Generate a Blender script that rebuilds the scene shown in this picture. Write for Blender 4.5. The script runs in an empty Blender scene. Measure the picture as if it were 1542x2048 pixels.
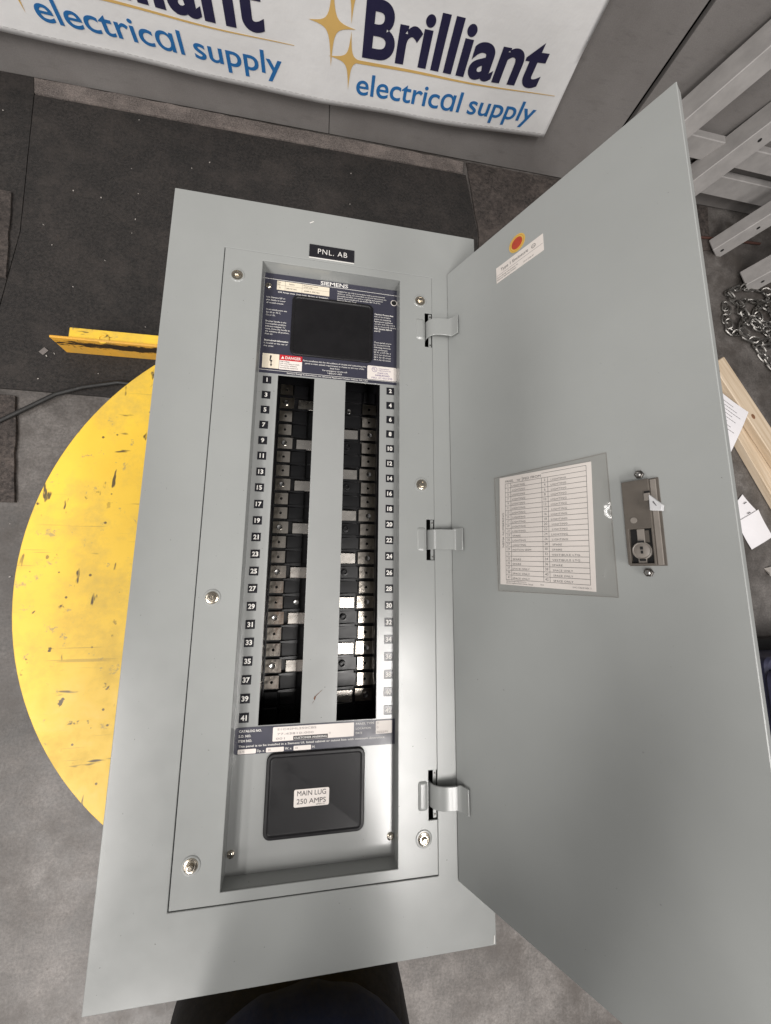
import bpy, bmesh, math, random
from mathutils import Matrix, Vector
from math import radians, sin, cos, pi

# ------------------------------------------------------------------ camera, world, lamps, exposure
scene = bpy.context.scene
COL = scene.collection
T = 0.851                                   # height of the panel face above the floor
cam_data = bpy.data.cameras.new("camera")
cam = bpy.data.objects.new("camera", cam_data)
COL.objects.link(cam)
cam_data.sensor_fit = 'HORIZONTAL'
cam_data.sensor_width = 36.0
cam_data.lens = 751.0 / 1542.0 * 36.0
cam_data.clip_start = 0.01
cam_data.clip_end = 200.0
RIGHT = Vector((0.98415092, 0.00895415, 0.17710674))
DOWN = Vector((0.03636940, -0.98768603, -0.15216300))
FWD = Vector((0.17356336, 0.15619262, -0.97235777))
m = Matrix.Identity(4)
for r in range(3):
    m[r][0] = RIGHT[r]; m[r][1] = -DOWN[r]; m[r][2] = -FWD[r]
m[0][3], m[1][3], m[2][3] = -0.0075, -0.0492, 1.417
cam.matrix_world = m
scene.camera = cam

world = bpy.data.worlds.new("World")
scene.world = world
world.use_nodes = True
bg = world.node_tree.nodes['Background']
bg.inputs[0].default_value = (1.0, 0.985, 0.98, 1)
bg.inputs[1].default_value = 0.16

def ceiling_or_fill_lamp(name, x, y, lx, ly, power, col=(1.0, 0.965, 0.935)):
    d = bpy.data.lights.new(name, 'AREA')
    d.shape = 'RECTANGLE'; d.size = lx; d.size_y = ly
    d.energy = power; d.color = col
    o = bpy.data.objects.new(name, d); COL.objects.link(o)
    o.location = (x, y, 5.0)
    return o
ceiling_or_fill_lamp("ceiling_or_fill_lamp", 0.96, -2.05, 0.68, 2.6, 148)
ceiling_or_fill_lamp("ceiling_or_fill_lamp", -2.75, -2.60, 0.60, 2.6, 205)
ceiling_or_fill_lamp("ceiling_or_fill_lamp", -4.6, 0.0, 0.60, 2.6, 115)
ceiling_or_fill_lamp("ceiling_or_fill_lamp", 3.9, -0.6, 0.60, 2.6, 65)  # added fill that brightens the wall and rack, no known fixture
ceiling_or_fill_lamp("ceiling_or_fill_lamp", -1.9, -6.5, 0.60, 2.6, 400)  # added fill far behind the person, lifts the wall and banner
ceiling_or_fill_lamp("ceiling_or_fill_lamp", 2.4, -6.5, 0.60, 2.6, 90)  # weaker added fill from behind, also for the wall

scene.view_settings.view_transform = 'Standard'
scene.view_settings.look = 'None'
scene.view_settings.exposure = 0.0
scene.view_settings.gamma = 1.0
scene.view_settings.use_curve_mapping = False
scene.render.engine = 'CYCLES'
scene.render.resolution_x = 771
scene.render.resolution_y = 1024

random.seed(7)

# ------------------------------------------------------------------ materials
MATS = {}
def base_mat(name):
    mt = bpy.data.materials.new(name); mt.use_nodes = True
    nt = mt.node_tree
    b = nt.nodes['Principled BSDF']
    MATS[name] = mt
    return mt, nt, b
def N(nt, kind, **kw):
    n = nt.nodes.new(kind)
    for k, v in kw.items():
        if k in n.inputs.keys(): n.inputs[k].default_value = v
        else: setattr(n, k, v)
    return n
def coords(nt, scale=(1, 1, 1), rot=(0, 0, 0), loc=(0, 0, 0), kind='Object'):
    tc = nt.nodes.new('ShaderNodeTexCoord')
    mp = nt.nodes.new('ShaderNodeMapping')
    mp.inputs['Scale'].default_value = scale
    mp.inputs['Rotation'].default_value = rot
    mp.inputs['Location'].default_value = loc
    nt.links.new(tc.outputs[kind], mp.inputs[0])
    return mp.outputs[0]
def noise(nt, vec, scale, detail=4, rough=0.55):
    n = N(nt, 'ShaderNodeTexNoise')
    n.inputs['Scale'].default_value = scale
    n.inputs['Detail'].default_value = detail
    n.inputs['Roughness'].default_value = rough
    nt.links.new(vec, n.inputs['Vector'])
    return n.outputs[0]
def ramp(nt, fac, stops):
    r = N(nt, 'ShaderNodeValToRGB')
    e = r.color_ramp.elements
    e[0].position, e[0].color = stops[0][0], tuple(stops[0][1]) + (1,)
    e[1].position, e[1].color = stops[-1][0], tuple(stops[-1][1]) + (1,)
    for p, c in stops[1:-1]:
        k = e.new(p); k.color = tuple(c) + (1,)
    nt.links.new(fac, r.inputs[0])
    return r.outputs[0]
def grey(v): return (v, v, v)
def mixc(nt, fac, a, b, mode='MIX'):
    mx = N(nt, 'ShaderNodeMix', data_type='RGBA', blend_type=mode)
    if hasattr(fac, 'links'): nt.links.new(fac, mx.inputs[0])
    else: mx.inputs[0].default_value = fac
    for i, c in ((6, a), (7, b)):
        if hasattr(c, 'links'): nt.links.new(c, mx.inputs[i])
        else: mx.inputs[i].default_value = tuple(c) + (1,)
    return mx.outputs[2]
def bump(nt, b, height, strength, dist=0.001):
    bp = N(nt, 'ShaderNodeBump')
    bp.inputs['Strength'].default_value = strength
    bp.inputs['Distance'].default_value = dist
    nt.links.new(height, bp.inputs['Height'])
    nt.links.new(bp.outputs[0], b.inputs['Normal'])
def pbr(name, col, rough=0.5, metal=0.0, var=0.06, scale=12.0, rvar=0.08, bstr=0.0, bscale=400.0, bdist=0.0005, coat=0.0, spec=0.5):
    """plain painted / moulded surface with slight cloudiness in colour and gloss"""
    mt, nt, b = base_mat(name)
    v = coords(nt)
    f = noise(nt, v, scale, 6, 0.6)
    lo = tuple(c * (1 - var) for c in col); hi = tuple(min(1, c * (1 + var)) for c in col)
    nt.links.new(ramp(nt, f, [(0.3, lo), (0.7, hi)]), b.inputs['Base Color'])
    f2 = noise(nt, v, scale * 3.1, 5, 0.6)
    nt.links.new(ramp(nt, f2, [(0.3, grey(max(0.02, rough - rvar))), (0.7, grey(rough + rvar))]), b.inputs['Roughness'])
    b.inputs['Metallic'].default_value = metal
    b.inputs['Coat Weight'].default_value = coat
    b.inputs['Specular IOR Level'].default_value = spec
    if bstr: bump(nt, b, noise(nt, v, bscale, 3, 0.6), bstr, bdist)
    return mt

# panel enamel: grey, semi-gloss, faint orange peel, long soft waviness of sheet steel
def enamel(name, col, rough):
    mt, nt, b = base_mat(name)
    v = coords(nt)
    f = noise(nt, v, 7, 5, 0.6)
    c1 = ramp(nt, f, [(0.3, [c * 0.965 for c in col]), (0.7, [c * 1.03 for c in col])])
    specks = noise(nt, v, 260, 2, 0.5)
    sp = ramp(nt, specks, [(0.215, (1, 1, 1)), (0.235, (0, 0, 0))])
    c2 = mixc(nt, sp, c1, (0.16, 0.155, 0.15))
    smud = noise(nt, coords(nt, (1, 0.35, 1)), 16, 6, 0.7)
    sm = ramp(nt, smud, [(0.50, (0, 0, 0)), (0.95, (0.10, 0.10, 0.10))])
    c3 = mixc(nt, sm, c2, [c * 0.72 for c in col])
    nt.links.new(c3, b.inputs['Base Color'])
    nt.links.new(ramp(nt, noise(nt, v, 28, 6, 0.65), [(0.3, grey(rough - 0.015)), (0.72, grey(rough + 0.03))]), b.inputs['Roughness'])
    mx = N(nt, 'ShaderNodeMath', operation='MULTIPLY_ADD')
    nt.links.new(noise(nt, v, 9, 2, 0.4), mx.inputs[0]); mx.inputs[1].default_value = 3.0
    nt.links.new(noise(nt, v, 900, 2, 0.5), mx.inputs[2])
    b.inputs['Specular IOR Level'].default_value = 0.60
    bump(nt, b, mx.outputs[0], 0.10, 0.0004)
    return mt
enamel('enamel', (0.318, 0.328, 0.319), 0.235)
enamel('enamel_door', (0.362, 0.375, 0.365), 0.29)
enamel('enamel_dead', (0.325, 0.332, 0.325), 0.19)
pbr('navy_label', (0.042, 0.042, 0.062), 0.34, var=0.10)
pbr('black_plastic', (0.0085, 0.0085, 0.0095), 0.34, var=0.2, bstr=0.15, bscale=900)
pbr('cover_plastic', (0.009, 0.0085, 0.0095), 0.40, var=0.2, bstr=0.2, bscale=1200, spec=0.35)
pbr('number_black', (0.014, 0.014, 0.018), 0.24, var=0.1)
pbr('print_white', (0.78, 0.76, 0.72), 0.5)
pbr('label_white', (0.80, 0.74, 0.69), 0.45, var=0.03)
pbr('label_cream', (0.78, 0.70, 0.56), 0.45, var=0.03)
pbr('print_black', (0.025, 0.022, 0.025), 0.5)
pbr('print_grey', (0.10, 0.095, 0.10), 0.6)
pbr('print_faint', (0.36, 0.33, 0.33), 0.6)
pbr('print_purple', (0.20, 0.15, 0.30), 0.6)
pbr('danger_red', (0.52, 0.022, 0.03), 0.4)
pbr('sticker_red', (0.50, 0.055, 0.022), 0.4, var=0.15, scale=90)
pbr('sticker_yellow', (0.72, 0.47, 0.09), 0.4)
pbr('bus_metal', (0.82, 0.75, 0.66), 0.18, 1.0, var=0.16, scale=60, rvar=0.06)
pbr('bus_plate', (0.88, 0.83, 0.76), 0.27, 1.0, var=0.08, scale=25, rvar=0.03)
pbr('zinc', (0.62, 0.56, 0.47), 0.22, 1.0, var=0.15, scale=200)
pbr('steel_bright', (0.62, 0.61, 0.59), 0.24, 1.0, var=0.15, scale=90)
pbr('dark_nut', (0.16, 0.15, 0.14), 0.35, 1.0, var=0.15, scale=200)
pbr('dark_void', (0.006, 0.006, 0.006), 0.7)
pbr('box_galvanised', (0.06, 0.06, 0.06), 0.6, 0.3, var=0.2, scale=30)
pbr('latch_brown', (0.115, 0.10, 0.085), 0.42, var=0.12, scale=60, bstr=0.1)
pbr('latch_light', (0.25, 0.225, 0.20), 0.40, var=0.1, scale=60)
pbr('card_paper', (0.88, 0.835, 0.80), 0.7, var=0.035, scale=22)
pbr('paper', (0.80, 0.78, 0.80), 0.7, var=0.02)
pbr('navy_print', (0.014, 0.012, 0.045), 0.55)
pbr('blue_print', (0.018, 0.135, 0.36), 0.55)
pbr('gold_print', (0.62, 0.40, 0.13), 0.5)
pbr('grey_steel', (0.35, 0.335, 0.325), 0.5, 0.0, var=0.14, scale=14, bstr=0.2, bscale=120)
pbr('grey_steel_dark', (0.11, 0.11, 0.11), 0.6, var=0.1)
pbr('chain_steel', (0.27, 0.26, 0.245), 0.36, 1.0, var=0.25, scale=60)
pbr('cord_rubber', (0.010, 0.0095, 0.009), 0.6, bstr=0.2)
pbr('tote_blue', (0.035, 0.037, 0.075), 0.55, var=0.15)
pbr('denim_black', (0.016, 0.015, 0.016), 0.95, var=0.25, scale=40, bstr=0.5, bscale=900)
pbr('shirt_navy', (0.015, 0.024, 0.064), 0.9, var=0.2, scale=30, bstr=0.5, bscale=800)
pbr('skin', (0.42, 0.25, 0.18), 0.5)
pbr('hair', (0.02, 0.014, 0.01), 0.6)
pbr('shoe', (0.02, 0.02, 0.02), 0.6)
pbr('debris_white', (0.42, 0.39, 0.36), 0.7)
pbr('debris_grey', (0.17, 0.15, 0.14), 0.8)
pbr('orange_hose', (0.07, 0.028, 0.02), 0.6)

def mat_clear():
    mt, nt, b = base_mat('clear_vinyl')
    v = coords(nt)
    tr = N(nt, 'ShaderNodeBsdfTransparent'); tr.inputs[0].default_value = (0.965, 0.955, 0.945, 1)
    gl = N(nt, 'ShaderNodeBsdfGlossy'); gl.inputs['Roughness'].default_value = 0.10
    gl.inputs['Color'].default_value = (0.95, 0.95, 0.95, 1)
    bp = N(nt, 'ShaderNodeBump'); bp.inputs['Strength'].default_value = 0.5; bp.inputs['Distance'].default_value = 0.003
    nt.links.new(noise(nt, v, 30, 3, 0.5), bp.inputs['Height'])
    nt.links.new(bp.outputs[0], gl.inputs['Normal'])
    lw = N(nt, 'ShaderNodeLayerWeight'); lw.inputs['Blend'].default_value = 0.25
    nt.links.new(bp.outputs[0], lw.inputs['Normal'])
    fr = N(nt, 'ShaderNodeMath', operation='MULTIPLY_ADD'); nt.links.new(lw.outputs['Facing'], fr.inputs[0]); fr.inputs[1].default_value = 0.25; fr.inputs[2].default_value = 0.045
    mx = N(nt, 'ShaderNodeMixShader')
    nt.links.new(fr.outputs[0], mx.inputs[0]); nt.links.new(tr.outputs[0], mx.inputs[1]); nt.links.new(gl.outputs[0], mx.inputs[2])
    nt.links.new(mx.outputs[0], nt.nodes['Material Output'].inputs[0])
mat_clear()

def mat_concrete():
    mt, nt, b = base_mat('concrete')
    v = coords(nt)
    big = noise(nt, v, 1.7, 8, 0.65)
    c = ramp(nt, big, [(0.36, (0.044, 0.039, 0.035)), (0.5, (0.095, 0.086, 0.080)), (0.64, (0.170, 0.157, 0.148))])
    mid = noise(nt, v, 13, 8, 0.7)
    c = mixc(nt, 0.55, c, ramp(nt, mid, [(0.34, (0.28, 0.275, 0.27)), (0.64, (0.72, 0.715, 0.71))]), 'OVERLAY')
    fine = noise(nt, v, 120, 6, 0.75)
    c = mixc(nt, 0.7, c, ramp(nt, fine, [(0.34, grey(0.25)), (0.66, grey(0.72))]), 'OVERLAY')
    st = noise(nt, coords(nt, (1, 1, 1), loc=(3.3, 1.7, 0)), 4.2, 7, 0.72)
    c = mixc(nt, ramp(nt, st, [(0.47, grey(0)), (0.62, grey(0.72))]), c, (0.058, 0.049, 0.043))
    vo = N(nt, 'ShaderNodeTexVoronoi'); vo.inputs['Scale'].default_value = 26
    nt.links.new(v, vo.inputs['Vector'])
    c = mixc(nt, ramp(nt, vo.outputs['Distance'], [(0.05, grey(0.8)), (0.09, grey(0))]), c, (0.09, 0.08, 0.072))
    # shoe and tyre streaks, hairline cracks
    sk_ = noise(nt, coords(nt, (2.2, 26, 1), (0, 0, 0.9)), 1.0, 6, 0.7)
    c = mixc(nt, ramp(nt, sk_, [(0.60, grey(0)), (0.72, grey(0.55))]), c, (0.055, 0.050, 0.046))
    pale = noise(nt, coords(nt, (30, 5, 1), (0, 0, 0.4), (4, 4, 0)), 1.0, 6, 0.75)
    c = mixc(nt, ramp(nt, pale, [(0.64, grey(0)), (0.74, grey(0.4))]), c, (0.27, 0.26, 0.25))
    nt.links.new(c, b.inputs['Base Color'])
    nt.links.new(ramp(nt, mid, [(0.3, grey(0.36)), (0.7, grey(0.62))]), b.inputs['Roughness'])
    bump(nt, b, fine, 0.25, 0.002)
mat_concrete()

def mat_wall():
    mt, nt, b = base_mat('wall_paint')
    v = coords(nt)
    c = ramp(nt, noise(nt, v, 2.6, 7, 0.65), [(0.3, (0.165, 0.153, 0.146)), (0.7, (0.225, 0.212, 0.204))])
    st = noise(nt, coords(nt, (1.0, 1, 5.0), loc=(1.3, 0, 2)), 7, 7, 0.7)
    c = mixc(nt, ramp(nt, st, [(0.55, grey(0)), (0.78, grey(0.5))]), c, (0.085, 0.078, 0.074))
    f = noise(nt, v, 260, 5, 0.7)
    c = mixc(nt, 0.35, c, ramp(nt, f, [(0.3, grey(0.3)), (0.7, grey(0.68))]), 'OVERLAY')
    nt.links.new(c, b.inputs['Base Color'])
    b.inputs['Roughness'].default_value = 0.55
    bump(nt, b, noise(nt, v, 90, 4, 0.6), 0.25, 0.002)
mat_wall()

def mat_mat(name, lo, hi, bs, bst, dust=0.35):
    mt, nt, b = base_mat(name)
    v = coords(nt)
    c = ramp(nt, noise(nt, v, 3.2, 8, 0.68), [(0.3, lo), (0.72, hi)])
    f = noise(nt, v, bs, 6, 0.8)
    c = mixc(nt, 1.0, c, ramp(nt, f, [(0.36, grey(0.12)), (0.64, grey(0.86))]), 'OVERLAY')
    sp = noise(nt, v, 140, 2, 0.5)
    c = mixc(nt, ramp(nt, sp, [(0.71, grey(0)), (0.74, grey(dust))]), c, (0.36, 0.33, 0.30))
    du = noise(nt, coords(nt, (1, 1, 1), loc=(5, 2, 0)), 6, 8, 0.75)
    c = mixc(nt, ramp(nt, du, [(0.48, grey(0)), (0.70, grey(0.6))]), c, (hi[0] * 2.0, hi[1] * 1.95, hi[2] * 1.9))
    nt.links.new(c, b.inputs['Base Color'])
    b.inputs['Roughness'].default_value = 0.75
    bump(nt, b, f, bst, 0.006)
mat_mat('rubber_mat', (0.0120, 0.0104, 0.0096), (0.0265, 0.0222, 0.0200), 95, 0.6, 0.06)
mat_mat('carpet_brown', (0.034, 0.027, 0.024), (0.078, 0.064, 0.057), 75, 1.0, 0.2)
mat_mat('plywood_strip', (0.105, 0.088, 0.080), (0.175, 0.150, 0.138), 190, 0.5, 0.3)

def mat_yellow(name, col, scuff_band=None):
    mt, nt, b = base_mat(name)
    v = coords(nt)
    c = ramp(nt, noise(nt, v, 6, 7, 0.65), [(0.3, [x * 0.90 for x in col]), (0.7, [min(0.95, x * 1.05) for x in col])])
    dirt = noise(nt, coords(nt, (1, 1, 1), loc=(2, 7, 0)), 9, 8, 0.72)
    c = mixc(nt, ramp(nt, dirt, [(0.48, grey(0)), (0.72, grey(0.6))]), c, (0.47, 0.335, 0.10))
    wear = noise(nt, coords(nt, (1, 1, 1), loc=(9, 1, 0)), 34, 6, 0.7)
    c = mixc(nt, ramp(nt, wear, [(0.62, grey(0)), (0.68, grey(0.7))]), c, (0.33, 0.265, 0.14))
    # hard black rubber scuffs: thin strokes in two directions, gated to a few places
    for k, (ang, sc, th) in enumerate(((0.6, (9, 40, 9), 0.705), (-0.5, (46, 14, 9), 0.702), (0.1, (40, 34, 9), 0.70))):
        s = noise(nt, coords(nt, sc, (0, 0, ang), (k * 3.1, k * 1.7, 0)), 1.0, 3, 0.55)
        g = noise(nt, coords(nt, (1, 1, 1), loc=(k * 5.3, 2.2, 0)), 3.0, 2, 0.5)
        gate = ramp(nt, g, [(0.42, grey(0)), (0.5, grey(1))])
        fac = mixc(nt, 1.0, ramp(nt, s, [(th - 0.035, grey(0)), (th, grey(0.92))]), gate, 'MULTIPLY')
        c = mixc(nt, fac, c, (0.045, 0.036, 0.026))
    # fine dark dots and hairline scratches
    vo = N(nt, 'ShaderNodeTexVoronoi'); vo.inputs['Scale'].default_value = 30
    nt.links.new(v, vo.inputs['Vector'])
    c = mixc(nt, ramp(nt, vo.outputs['Distance'], [(0.055, grey(0.9)), (0.085, grey(0))]), c, (0.09, 0.065, 0.03))
    ln = noise(nt, coords(nt, (5, 160, 5), (0, 0, 0.35)), 1.0, 2, 0.5)
    c = mixc(nt, ramp(nt, ln, [(0.70, grey(0)), (0.73, grey(0.45))]), c, (0.26, 0.18, 0.06))
    if scuff_band:
        tc = nt.nodes.new('ShaderNodeTexCoord'); sx = N(nt, 'ShaderNodeSeparateXYZ')
        nt.links.new(tc.outputs['Object'], sx.inputs[0])
        rub = noise(nt, coords(nt, (26, 26, 150)), 1.0, 7, 0.72)
        dz = N(nt, 'ShaderNodeMath', operation='SUBTRACT'); nt.links.new(sx.outputs['Z'], dz.inputs[0]); dz.inputs[1].default_value = scuff_band[0]
        az = N(nt, 'ShaderNodeMath', operation='ABSOLUTE'); nt.links.new(dz.outputs[0], az.inputs[0])
        band = N(nt, 'ShaderNodeMapRange'); nt.links.new(az.outputs[0], band.inputs[0]); band.inputs[1].default_value = scuff_band[1]; band.inputs[2].default_value = 0.0
        xr = N(nt, 'ShaderNodeMapRange'); nt.links.new(sx.outputs['X'], xr.inputs[0]); xr.inputs[1].default_value = 0.0; xr.inputs[2].default_value = 0.24; xr.inputs[3].default_value = 0.45
        bx = N(nt, 'ShaderNodeMath', operation='MULTIPLY'); nt.links.new(band.outputs[0], bx.inputs[0]); nt.links.new(xr.outputs[0], bx.inputs[1])
        mu = N(nt, 'ShaderNodeMath', operation='MULTIPLY_ADD'); nt.links.new(bx.outputs[0], mu.inputs[0]); mu.inputs[1].default_value = 0.50; nt.links.new(rub, mu.inputs[2])
        c = mixc(nt, ramp(nt, mu.outputs[0], [(0.69, grey(0)), (0.72, grey(0.97))]), c, (0.020, 0.017, 0.015))
    nt.links.new(c, b.inputs['Base Color'])
    nt.links.new(ramp(nt, dirt, [(0.3, grey(0.36)), (0.7, grey(0.58))]), b.inputs['Roughness'])
    bump(nt, b, wear, 0.12, 0.001)
mat_yellow('yellow_paint', (0.93, 0.595, 0.055))
mat_yellow('yellow_scuffed', (0.80, 0.42, 0.055), (0.070, 0.030))

def mat_wood():
    mt, nt, b = base_mat('pine')
    w = N(nt, 'ShaderNodeTexNoise'); w.inputs['Scale'].default_value = 1.0; w.inputs['Detail'].default_value = 5
    nt.links.new(coords(nt, (3, 75, 75)), w.inputs['Vector'])
    c = ramp(nt, w.outputs[0], [(0.3, (0.50, 0.385, 0.26)), (0.55, (0.63, 0.51, 0.375)), (0.75, (0.69, 0.575, 0.44))])
    nt.links.new(c, b.inputs['Base Color']); b.inputs['Roughness'].default_value = 0.6
    bump(nt, b, w.outputs[0], 0.2, 0.001)
mat_wood()
pbr('knot', (0.20, 0.095, 0.045), 0.6, var=0.3, scale=80)

def mat_banner():
    mt, nt, b = base_mat('banner_vinyl')
    v = coords(nt)
    nt.links.new(ramp(nt, noise(nt, v, 3, 5, 0.6), [(0.3, (0.70, 0.695, 0.69)), (0.7, (0.78, 0.775, 0.77))]), b.inputs['Base Color'])
    b.inputs['Roughness'].default_value = 0.45
    bump(nt, b, noise(nt, v, 7, 4, 0.55), 0.35, 0.012)
mat_banner()

# ------------------------------------------------------------------ mesh helpers
def mesh_obj(name, verts, faces, mat, parent=None, smooth=False, mats=None):
    me = bpy.data.meshes.new(name)
    me.from_pydata([tuple(v) for v in verts], [], faces)
    me.validate(); me.update()
    if mat: me.materials.append(MATS[mat])
    o = bpy.data.objects.new(name, me)
    COL.objects.link(o)
    if parent: o.parent = parent
    if smooth:
        for p in me.polygons: p.use_smooth = True
    return o
def fix_normals(o):
    bm = bmesh.new(); bm.from_mesh(o.data)
    bmesh.ops.recalc_face_normals(bm, faces=bm.faces)
    bm.to_mesh(o.data); bm.free()
    return o
class MB:
    def __init__(self): self.v = []; self.f = []
    def add(self, vs, fs):
        n = len(self.v); self.v += [tuple(v) for v in vs]; self.f += [tuple(i + n for i in f) for f in fs]
        return self
    def xform(self, M, start=0):
        for i in range(start, len(self.v)): self.v[i] = tuple(M @ Vector(self.v[i]))
        return self
    def box(self, x0, x1, y0, y1, z0, z1):
        return self.add([(x0, y0, z0), (x1, y0, z0), (x1, y1, z0), (x0, y1, z0), (x0, y0, z1), (x1, y0, z1), (x1, y1, z1), (x0, y1, z1)],
                        [(0, 3, 2, 1), (4, 5, 6, 7), (0, 1, 5, 4), (1, 2, 6, 5), (2, 3, 7, 6), (3, 0, 4, 7)])
    def bbox(self, x0, x1, y0, y1, z0, z1, b=0.001):
        """box with chamfered edges"""
        return self.rr(x0, x1, y0, y1, b, [(b, z0), (0, z0 + b), (0, z1 - b), (b, z1)], 1)
    def rr(self, x0, x1, y0, y1, r, prof, seg=4):
        """rounded rectangle lofted through profile [(inset, z)...]; closed top and bottom"""
        rings = []
        for ins, z in prof:
            rr_ = max(r - ins, 0.00005); pts = []
            for cx, cy, a0 in ((x1 - ins - rr_, y1 - ins - rr_, 0), (x0 + ins + rr_, y1 - ins - rr_, 90), (x0 + ins + rr_, y0 + ins + rr_, 180), (x1 - ins - rr_, y0 + ins + rr_, 270)):
                for k in range(seg + 1):
                    a = radians(a0 + 90 * k / seg); pts.append((cx + rr_ * cos(a), cy + rr_ * sin(a), z))
            rings.append(pts)
        return self.loft(rings)
    def loft(self, rings, caps=True):
        n = len(rings[0]); vs = [p for r_ in rings for p in r_]; fs = []
        for i in range(len(rings) - 1):
            for k in range(n):
                a = i * n + k; b_ = i * n + (k + 1) % n
                fs.append((a, b_, b_ + n, a + n))
        if caps:
            fs.append(tuple(range(n - 1, -1, -1))); fs.append(tuple((len(rings) - 1) * n + k for k in range(n)))
        return self.add(vs, fs)
    def lathe(self, cx, cy, prof, n=24, rot=0.0):
        rings = [[(cx + r * cos(rot + 2 * pi * k / n), cy + r * sin(rot + 2 * pi * k / n), z) for k in range(n)] for r, z in prof]
        return self.loft(rings)
    def tube(self, pts, r, n=8, closed=False):
        P = [Vector(p) for p in pts]; rings = []
        prev = None
        for i, p in enumerate(P):
            if closed: t = P[(i + 1) % len(P)] - P[i - 1]
            else: t = P[min(i + 1, len(P) - 1)] - P[max(i - 1, 0)]
            t.normalize()
            u = prev if prev else (Vector((0, 0, 1)) if abs(t.z) < 0.9 else Vector((1, 0, 0)))
            u = (u - t * u.dot(t)).normalized(); w = t.cross(u); prev = u
            rings.append([p + (u * cos(2 * pi * k / n) + w * sin(2 * pi * k / n)) * r for k in range(n)])
        if closed: rings.append(rings[0])
        return self.loft(rings, caps=not closed)
    def disc(self, cx, cy, z, r, n=20):
        return self.add([(cx + r * cos(2 * pi * k / n), cy + r * sin(2 * pi * k / n), z) for k in range(n)], [tuple(range(n))])
    def quad(self, x0, x1, y0, y1, z):
        return self.add([(x0, y0, z), (x1, y0, z), (x1, y1, z), (x0, y1, z)], [(0, 1, 2, 3)])
    def build(self, name, mat, parent=None, smooth=False):
        o = mesh_obj(name, self.v, self.f, mat, parent)
        if smooth:
            for p in o.data.polygons: p.use_smooth = True
            o.data.set_sharp_from_angle(angle=radians(38))
        return o
def plate(x0, x1, y0, y1, holes, z0, z1):
    """flat sheet with rectangular holes, real thickness"""
    xs = sorted(set([x0, x1] + [v for h in holes for v in h[:2]])); ys = sorted(set([y0, y1] + [v for h in holes for v in h[2:]]))
    solid = {}
    for i in range(len(xs) - 1):
        for j in range(len(ys) - 1):
            cx = (xs[i] + xs[i + 1]) / 2; cy = (ys[j] + ys[j + 1]) / 2
            solid[i, j] = not any(h[0] < cx < h[1] and h[2] < cy < h[3] for h in holes)
    idx = {}; vs = []; fs = []
    def vid(i, j, t):
        if (i, j, t) not in idx:
            idx[i, j, t] = len(vs); vs.append((xs[i], ys[j], z1 if t else z0))
        return idx[i, j, t]
    for (i, j), s in solid.items():
        if not s: continue
        fs.append((vid(i, j, 1), vid(i + 1, j, 1), vid(i + 1, j + 1, 1), vid(i, j + 1, 1)))
        fs.append((vid(i, j, 0), vid(i, j + 1, 0), vid(i + 1, j + 1, 0), vid(i + 1, j, 0)))
        if not solid.get((i - 1, j)): fs.append((vid(i, j, 0), vid(i, j, 1), vid(i, j + 1, 1), vid(i, j + 1, 0)))
        if not solid.get((i + 1, j)): fs.append((vid(i + 1, j, 0), vid(i + 1, j + 1, 0), vid(i + 1, j + 1, 1), vid(i + 1, j, 1)))
        if not solid.get((i, j - 1)): fs.append((vid(i, j, 0), vid(i + 1, j, 0), vid(i + 1, j, 1), vid(i, j, 1)))
        if not solid.get((i, j + 1)): fs.append((vid(i, j + 1, 0), vid(i, j + 1, 1), vid(i + 1, j + 1, 1), vid(i + 1, j + 1, 0)))
    mb = MB(); mb.v = vs; mb.f = fs
    return mb
def bevel_mod(o, w, seg=2):
    md = o.modifiers.new('bevel', 'BEVEL'); md.width = w; md.segments = seg; md.limit_method = 'ANGLE'; md.angle_limit = radians(40)
    return o
def tag(o, label, cat, group=None, kind=None):
    o['label'] = label; o['category'] = cat
    if group: o['group'] = group
    if kind: o['kind'] = kind
    return o
def struct(o):
    o['kind'] = 'structure'; return o
def empty(name, loc, label=None, cat=None, group=None):
    o = bpy.data.objects.new(name, None); COL.objects.link(o); o.location = loc; o.empty_display_size = 0.05
    if label: tag(o, label, cat, group)
    return o
def under(o, root):
    """make a world-built mesh a part of an Empty root"""
    o.parent = root; o.location = o.location - root.location
    return o
def rebase(o):
    """put the origin of a one-mesh thing at the middle of its base"""
    c = [v.co for v in o.data.vertices]
    b = Vector(((min(v.x for v in c) + max(v.x for v in c)) / 2, (min(v.y for v in c) + max(v.y for v in c)) / 2, min(v.z for v in c)))
    o.data.transform(Matrix.Translation(-b)); o.location = b
    return o

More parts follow.
